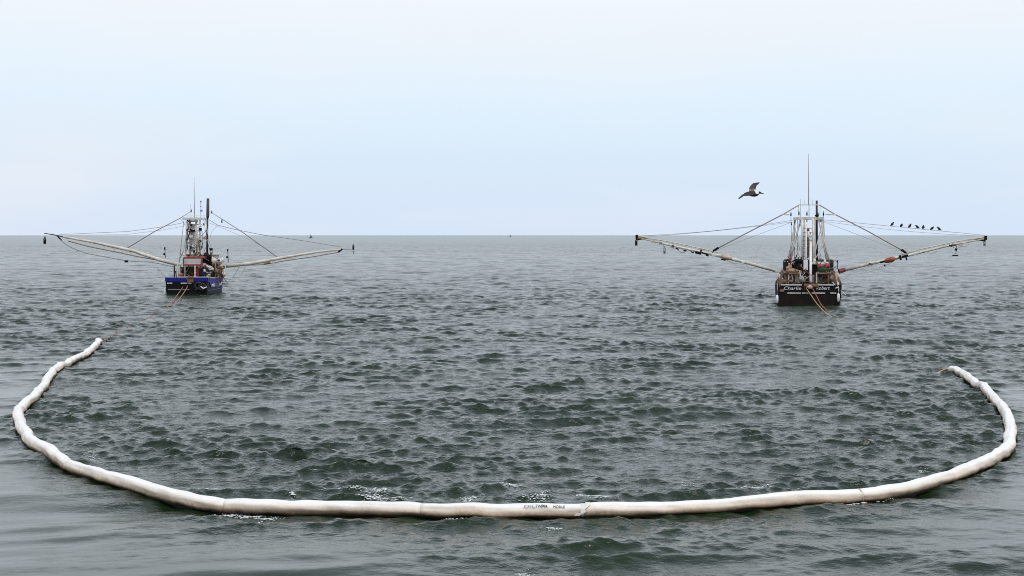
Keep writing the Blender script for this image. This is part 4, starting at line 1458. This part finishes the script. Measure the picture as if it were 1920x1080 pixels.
# ------------------------------------------------------------------ pelican
def build_pelican():
    Y = 72.0

    def Q(px, py, dy=0.0):
        return at(px, py, Y + dy)
    c = Q(1410, 361)
    mb = MB()
    # bill, head, folded neck, body, tail
    mb.poly([Q(1433.5, 363.4), Q(1429, 362.7), Q(1426, 361.8), Q(1424, 360.8), Q(1422.6, 361.6), Q(1421.3, 363.2)], [0.008, 0.026, 0.045, 0.062, 0.055, 0.06], 10)
    mb.poly([Q(1424.2, 360.9), Q(1421.6, 362.8), Q(1419.5, 364.2), Q(1415, 364.3), Q(1410, 363.8), Q(1404, 362.8), Q(1399, 362.6), Q(1395, 363.6)],
            [0.05, 0.065, 0.095, 0.125, 0.13, 0.105, 0.06, 0.03], 12)

    def wing(rows):
        vs, fs = [], []
        n = len(rows)
        for lead, trail in rows:
            l, t = Vector(lead), Vector(trail)
            th = 0.022
            for k in range(5):
                f = k / 4
                p = l.lerp(t, f)
                up = math.sin(math.pi * min(1, f * 1.4 + 0.05)) * th + 0.006
                vs.append(p + Vector((0.2, -0.9, 0.5)).normalized() * up)
            for k in range(4, -1, -1):
                f = k / 4
                p = l.lerp(t, f)
                vs.append(p - Vector((0.2, -0.9, 0.5)).normalized() * 0.012)
        for i in range(n - 1):
            for k in range(10):
                fs.append((i * 10 + k, i * 10 + (k + 1) % 10, (i + 1) * 10 + (k + 1) % 10, (i + 1) * 10 + k))
        fs.append(tuple(range(9, -1, -1)))
        fs.append(tuple((n - 1) * 10 + k for k in range(10)))
        mb.add(vs, fs)
    # far wing raised
    wing([(Q(1415.8, 363.5, 0.02), Q(1403.5, 362.5, 0.02)), (Q(1416.3, 358.5, 0.2), Q(1404.0, 357.6, 0.2)), (Q(1416.9, 354.8, 0.35), Q(1403.8, 355, 0.35)), (Q(1417.8, 350.5, 0.5), Q(1405.2, 351, 0.5)),
          (Q(1419.2, 347.6, 0.65), Q(1408.2, 346.8, 0.65)), (Q(1423, 344.5, 0.85), Q(1411.5, 343.6, 0.85)), (Q(1425, 342.2, 1.0), Q(1419.5, 342.0, 1.0))])
    # near wing swept down and back
    wing([(Q(1417, 364.5, -0.05), Q(1404, 361.2, -0.05)), (Q(1410, 366.6, -0.25), Q(1401.0, 361.8, -0.25)), (Q(1402, 367.2, -0.5), Q(1396, 363.2, -0.5)), (Q(1394.5, 367.4, -0.75), Q(1391.5, 364.6, -0.75)),
          (Q(1391.8, 369.6, -0.9), Q(1388.6, 367.4, -0.9)), (Q(1385.8, 373.4, -1.1), Q(1384.0, 371.8, -1.1))])
    mb.v = [tuple(Vector(v) - c) for v in mb.v]
    tmp = mb.build("pelican", mat("tmp_feathers", (0.1, 0.1, 0.1)), None)
    md = tmp.modifiers.new("remesh", 'REMESH')
    md.mode = 'VOXEL'
    md.voxel_size = 0.014
    md.use_smooth_shade = True
    dg = bpy.context.evaluated_depsgraph_get()
    me = bpy.data.meshes.new_from_object(tmp.evaluated_get(dg))
    me.name = "pelican"
    bpy.data.objects.remove(tmp)
    o = bpy.data.objects.new("pelican", me)
    COL.objects.link(o)
    o.location = c
    ca = me.color_attributes.new("plumage", 'FLOAT_COLOR', 'POINT')
    inv_s = FPX / Y
    cols = []
    rr = random.Random(2)
    for v in me.vertices:
        px, py = 1410 + v.co.x * inv_s, 361 - v.co.z * inv_s     # the bird's own side view, for its feather pattern
        k = rr.uniform(0.85, 1.15)
        col = (0.018 * k, 0.016 * k, 0.015 * k)
        if 1416.3 < px < 1422.4 and 356 < py < 363.6:
            col = (0.72, 0.68, 0.62)            # white neck
        elif 1403 < px < 1418.5 and 353.6 < py < 357.8 and v.co.y > 0.1:
            col = (0.30 * k, 0.24 * k, 0.19 * k) if px < 1409 or px > 1415 else (0.14 * k, 0.10 * k, 0.08 * k)   # pale wing lining
        elif 344 < py < 353.6 and v.co.y > 0.3:
            col = (0.045 * k, 0.038 * k, 0.040 * k) if 1407 < px < 1417 else (0.02, 0.018, 0.02)
        elif px > 1427:
            col = (0.06, 0.055, 0.05)
        cols += [*col, 1.0]
    ca.data.foreach_set("color", np.array(cols, np.float32))
    m = bpy.data.materials.new("pelican_feathers")
    m.use_nodes = True
    n, l = m.node_tree.nodes, m.node_tree.links
    a = n.new("ShaderNodeVertexColor"); a.layer_name = "plumage"
    l.new(a.outputs["Color"], n["Principled BSDF"].inputs["Base Color"])
    n["Principled BSDF"].inputs["Roughness"].default_value = 0.75
    me.materials.clear()
    me.materials.append(m)
    me.polygons.foreach_set("use_smooth", [True] * len(me.polygons))
    thing(o, "brown pelican in flight with one wing raised, in front of pale sky", "pelican")


build_pelican()


# ------------------------------------------------------------------ far boats on the horizon
def far_boat(px, Y, s, dark, label):
    p = at(px, 441, Y)
    root = empty("distant_boat", (p.x, p.y, 0))
    thing(root, label, "boat", "far boats on the horizon")
    h, bd, zd = hull_mesh(14 * s, 3.2 * s, 2.0 * s, 1.8 * s, 3.0 * s)
    h.build("hull", dark, root)
    MB().box((0.4 * s, 7 * s, 3.6 * s), (4.6 * s, 5 * s, 3.6 * s)).build("cabin", dark, root)
    MB().poly([(-1.4 * s, 6 * s, 1.5 * s), (-1.4 * s, 6 * s, 10.5 * s)], [0.8 * s, 0.35 * s], 8).build("mast", dark, root)
    return root


M_far1 = mat("far_boat_hazed", (0.17, 0.20, 0.21), 0.7)  # distance haze is blended into both far boat colours
M_far2 = mat("far_boat_hazed_pale", (0.29, 0.32, 0.345), 0.7)
far_boat(582, 3150, 1.0, M_far1, "dark distant boat on the horizon above the left trawler's right outrigger tip")
far_boat(957, 6200, 1.25, M_far2, "faint pale distant boat on the horizon in the middle between both trawlers")
